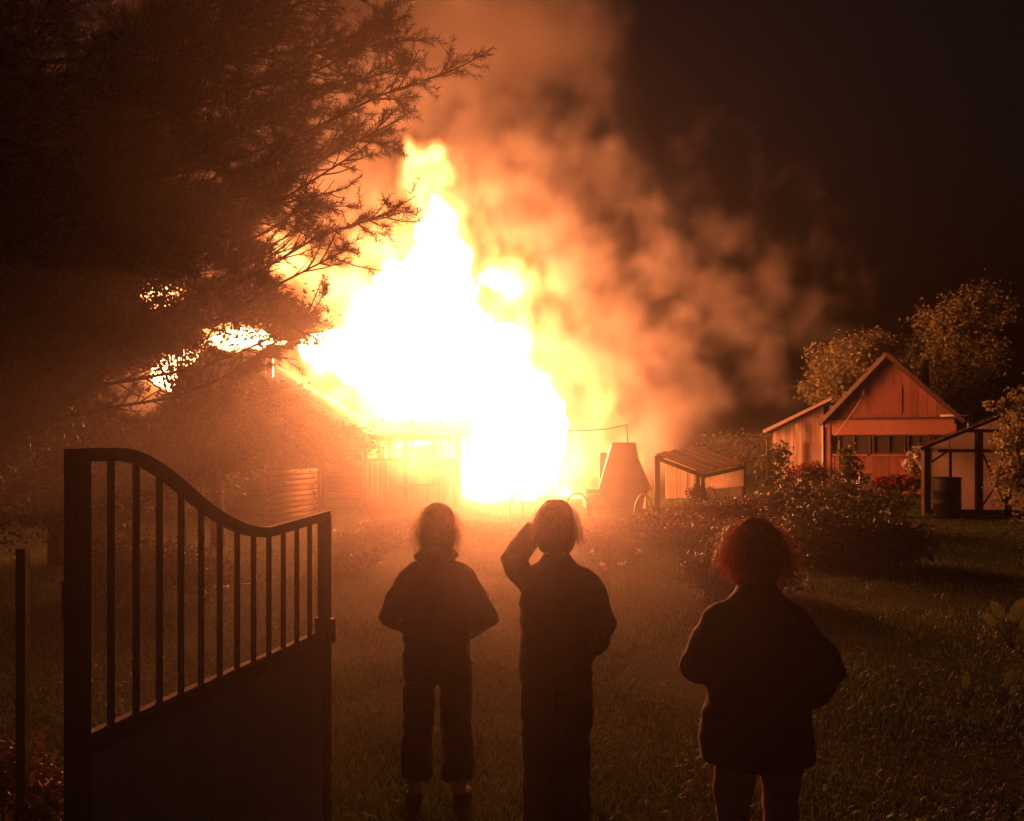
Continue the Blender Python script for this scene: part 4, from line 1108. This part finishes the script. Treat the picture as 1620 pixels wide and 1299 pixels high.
def person(loc, H, label, arms, hem, hair, jmat, tmat, hmat, legs='long', turn=0.0, wide=1.0, hairstyle='bob', flare=0.0, tilt=0.0, hood=False):
    """loc: ground point; facing +Y (away from the lens). arms: [(elbow, hand, palm)] for -x side, +x side in metres from loc at H=1.68"""
    k = H / 1.68; kh = k * 1.07; loc = Vector(loc)
    t = thing('person', label, 'person', loc, 'people watching the fire')
    W = lambda x, y, z: loc + Vector((x, y, z)) * k
    def RG(rs): return [(loc.x + a * k, loc.y + b * k, c * k, d * k, e * k) for a, b, c, d, e in rs]
    sh = .175 * wide
    # --- body: one skin
    b = MB()
    hc = W(tilt * .03, .02, 1.562)
    b.ball(hc + Vector((0, -.01, .02)) * kh, (.076 * kh, .094 * kh, .098 * kh), 20, 14)       # cranium
    b.ball(hc + Vector((0, .03, -.055)) * kh, (.058 * kh, .062 * kh, .072 * kh), 16, 10)       # jaw
    b.tube([hc + Vector((0, .088, .01)) * kh, hc + Vector((0, .112, -.03)) * kh], [.009 * kh, .015 * kh], 8)   # nose
    b.tube([hc + Vector((-.02, .082, -.07)) * kh, hc + Vector((.02, .082, -.07)) * kh], .008 * kh, 8)          # lips
    for s in (-1, 1):
        b.ball(hc + Vector((s * .078, 0, -.015)) * kh, (.012 * kh, .022 * kh, .034 * kh), 10, 8)   # ears
        b.ball(hc + Vector((s * .03, .082, .012)) * kh, (.014 * kh, .01 * kh, .009 * kh), 8, 6)    # eyes
    b.tube([W(0, -.015, 1.36), W(tilt * .01, 0, 1.44), hc + Vector((0, -.01, -.05)) * k], [.06 * k, .053 * k, .052 * k], 14)
    b.rings(RG([(0, 0, .80, .13, .10), (0, 0, .9, .16, .115), (0, 0, 1.05, .135, .098), (0, .0, 1.2, .15, .105), (0, 0, 1.29, .145, .095), (0, 0, 1.345, .09, .07), (0, 0, 1.41, .052, .055)]), 24)
    for s, (el, hd, pn) in zip((-1, 1), arms):
        S = W(s * sh * .86, -.01, 1.275); E = W(*el); Hd = W(*hd)
        b.tube([W(s * .06, 0, 1.32), W(s * sh * .6, -.005, 1.305), S, S.lerp(E, .5), E, E.lerp(Hd, .35), Hd], [.035 * k, .04 * k, .043 * k, .042 * k, .037 * k, .036 * k, .025 * k], 12)
        hand(b, Hd, (Hd - E), pn, -s if True else s, k * 1.0, .5)
        for q in (.35, .7): pass
    fl = .118 if legs == 'cropped' else .1
    for s in (-1, 1):
        hip, kn, an = W(s * .085, 0, .86), W(s * fl, .015, .47), W(s * (fl + .005), -.02, .085)
        b.tube([hip, hip.lerp(kn, .5), kn, kn.lerp(an, .3), an], [.088 * k, .072 * k, .052 * k, .054 * k, .036 * k], 14)
        b.tube([an, W(s * (fl + .01), .0, .045), W(s * (fl + .025), .15, .03)], [.036 * k, .04 * k, .03 * k], 10)
    me = remeshed(b, 'body', .0075, 3); me.materials.clear(); me.materials.append(M['skin'])
    link(bpy.data.objects.new('body', me), t)
    # --- trousers
    b = MB()
    b.rings(RG([(0, 0, .76, .165, .115), (0, 0, .84, .178, .13), (0, 0, .92, .172, .125), (0, 0, 1.0, .15, .112)]), 24)
    if legs == 'cropped': lr = [(.80, .092), (.62, .09), (.45, .09), (.30, .092), (.18, .094)]
    elif legs == 'slim': lr = [(.80, .092), (.62, .076), (.47, .06), (.34, .06), (.12, .046)]
    else: lr = [(.80, .1), (.62, .096), (.45, .088), (.25, .082), (.035, .085)]
    for s in (-1, 1):
        pts = [W(s * (.085 + (.04 if legs == 'cropped' else .02 if legs == 'slim' else .006) * (1 - z)), .01 * math.sin(z * 6), z) for z, r in lr]
        b.tube(pts, [r * k for z, r in lr], 16)
    me = remeshed(b, 'trousers', .011, 2, (.011, 5, 9)); me.materials.clear(); me.materials.append(tmat)
    link(bpy.data.objects.new('trousers', me), t)
    # --- shoes
    for s in (-1, 1):
        b = MB(); x = s * (fl + .012)
        b.tube([W(x, -.065, .05), W(x, -.01, .055), W(x + s * .012, .09, .045), W(x + s * .02, .17, .032)], [.036 * k, .047 * k, .046 * k, .033 * k], 12, .95)
        b.tube([W(x, -.025, .05), W(x, -.025, .11)], [.045 * k, .048 * k], 12)
        b.box(W(x + s * .008, .055, .011), (.085 * k, .25 * k, .022 * k))
        me = remeshed(b, 'shoe', .008, 3); me.materials.clear(); me.materials.append(M['shoe']); link(bpy.data.objects.new('shoe', me), t)
    # --- jacket
    b = MB(); f = flare
    b.rings(RG([(0, 0, hem, .19 + f, .145 + f * .6), (0, 0, hem + .03, .192 + f, .15 + f * .6), (0, 0, .92, .186 + f * .7, .145 + f * .4), (0, -.005, 1.05, .182 + f * .4, .14 + f * .3), (0, -.01, 1.18, .182 * wide + f * .2, .142), (0, -.01, 1.27, .176 * wide, .134), (0, -.008, 1.335, .14 * wide, .112), (0, -.005, 1.39, .092, .085), (0, 0, 1.44, .07, .072)]), 28)
    if hood: b.tube([W(-.1, -.05, 1.40), W(-.06, -.09, 1.43), W(0, -.105, 1.42), W(.06, -.09, 1.43), W(.1, -.05, 1.40)], [.035 * k, .05 * k, .058 * k, .05 * k, .035 * k], 12)
    for s, (el, hd, pn) in zip((-1, 1), arms):
        S = W(s * sh * .93, -.01, 1.29); E = W(*el); Hd = W(*hd); C = E.lerp(Hd, .88)
        up = E.z > W(0, 0, 1.3).z
        sp = [W(s * .04, -.005, 1.345), W(s * sh * .5, -.008, 1.332), W(s * sh * .74, -.009, 1.312), W(s * sh * .9, -.01, 1.285), W(s * sh * .98, -.01, 1.25)]
        if up: sp = sp[:4]
        q0 = sp[-1]
        b.tube(sp + [q0.lerp(E, .35), q0.lerp(E, .7), E + (E - q0).normalized() * .012, E.lerp(C, .3), E.lerp(C, .75), C], [.048 * k, .052 * k, .056 * k, .06 * k, .064 * k][:len(sp)] + [.068 * k, .07 * k, .069 * k, .064 * k, .061 * k, .046 * k], 16)
    me = remeshed(b, 'jacket', .011, 7, (.015, 4.5, 6.5)); me.materials.clear(); me.materials.append(jmat)
    link(bpy.data.objects.new('jacket', me), t)
    # --- hair: cap plus loose strands that catch the light
    b = MB()
    hw = .084 if hairstyle == 'tail' else .084
    b.ball(hc + Vector((0, -.02, .028)) * kh, (hw * kh, .104 * kh, .102 * kh), 20, 14)
    if hairstyle == 'bob':
        for s in (-1, 1): b.ball(hc + Vector((s * .05, -.025, -.045)) * kh, (.042 * kh, .07 * kh, .085 * kh), 14, 10)
        b.ball(hc + Vector((0, -.06, -.045)) * kh, (.078 * kh, .055 * kh, .09 * kh), 16, 10)
    else:
        b.ball(hc + Vector((0, -.05, -.03)) * kh, (.075 * kh, .062 * kh, .08 * kh), 16, 10)
        b.tube([hc + Vector((0, -.1, .0)) * kh, hc + Vector((0, -.125, -.06)) * kh, hc + Vector((0, -.12, -.15)) * kh], [.035 * kh, .04 * kh, .02 * kh], 12)
    me = remeshed(b, 'hair', .009, 3, (.008, 16, 6)); me.materials.clear(); me.materials.append(hmat)
    ho = link(bpy.data.objects.new('hair', me), t)
    vs, vol, length, ns = [], *hair
    n = ns
    th = rng.uniform(0, 2 * np.pi, n); ph = rng.uniform(-.2, 1.45, n)
    root = np.stack([np.cos(th) * np.cos(ph) * .086, -.02 + np.sin(th) * np.cos(ph) * .1, .028 + np.sin(ph) * .1], 1) * kh
    out = root / np.linalg.norm(root, axis=1)[:, None]
    out2 = out.copy(); out2[:, 2] *= .3
    ln = rng.uniform(.55, 1.1, n) * length * kh * (.6 + .5 * np.clip(np.sin(ph), 0, 1))
    segs = []
    prev = root; pts = [root]
    wob = rng.normal(size=(n, 3)) * .35; fr_ = rng.uniform(0, 6.28, n)
    for j in range(1, 6):
        u = j / 5
        dirv = out2 * (1.1 * (1 - u) + .05) * vol + np.array([0, 0, -1.0]) * (.25 + 1.1 * u) + wob * (.35 + .4 * u) * vol + .45 * np.stack([np.sin(fr_ + j * 1.9), np.cos(fr_ * 1.7 + j * 2.1), 0 * fr_], 1)
        dirv /= np.linalg.norm(dirv, axis=1)[:, None]
        prev = prev + dirv * (ln / 5)[:, None]; pts.append(prev)
    pts = np.stack(pts, 1) + np.array(hc)
    wv = np.cross(pts[:, -1] - pts[:, 0], out); wv /= np.linalg.norm(wv, axis=1)[:, None] + 1e-9; wv *= .00075
    L_ = pts - wv[:, None]; R_ = pts + wv[:, None]
    v = np.stack([L_, R_], 2).reshape(n, 12, 3); v[:, 10] = v[:, 11] = pts[:, 5]
    base = (np.arange(n) * 12)[:, None]
    q = np.concatenate([base + np.array([2*j, 2*j + 1, 2*j + 3, 2*j + 2]) for j in range(4)])
    t3 = base + np.array([8, 9, 10])
    np_mesh('loose_strands', v.reshape(-1, 3), [q, t3], hmat, ho)
    return t
person(G(692, 4.48), 1.655, 'woman in a dark hooded jacket and cropped trousers with folded arms',
       [((-.262, .0, 1.085), (-.13, .2, .93), (1, 0, 0)), ((.27, .0, 1.07), (.13, .2, .92), (-1, 0, 0))], .735, (.5, .31, 1000), M['jacket'], M['trousers'], M['hair_brown'], 'cropped', hood=True)
person(G(880, 4.2), 1.69, 'watcher in a long dark coat shading the eyes with one raised arm',
       [((-.22, .16, 1.36), (-.085, .16, 1.565), (.3, -.6, 0)), ((.235, .0, 1.07), (.19, .14, .86), (-1, 0, 0))], .79, (.55, .27, 900), M['coat'], M['trousers'], M['hair_dark'], 'long', wide=1.03)
person(G(1197, 3.25), 1.685, 'woman with glowing auburn hair, loose black jacket and one hand at her hip',
       [((-.225, .02, 1.10), (-.19, .24, 1.05), (1, 0, 0)), ((.265, -.03, 1.10), (.215, .10, .93), (-1, 0, 0))], .745, (.85, .25, 2400), M['shirt'], M['legging'], M['hair_red'], 'slim', flare=.035, tilt=-.3)
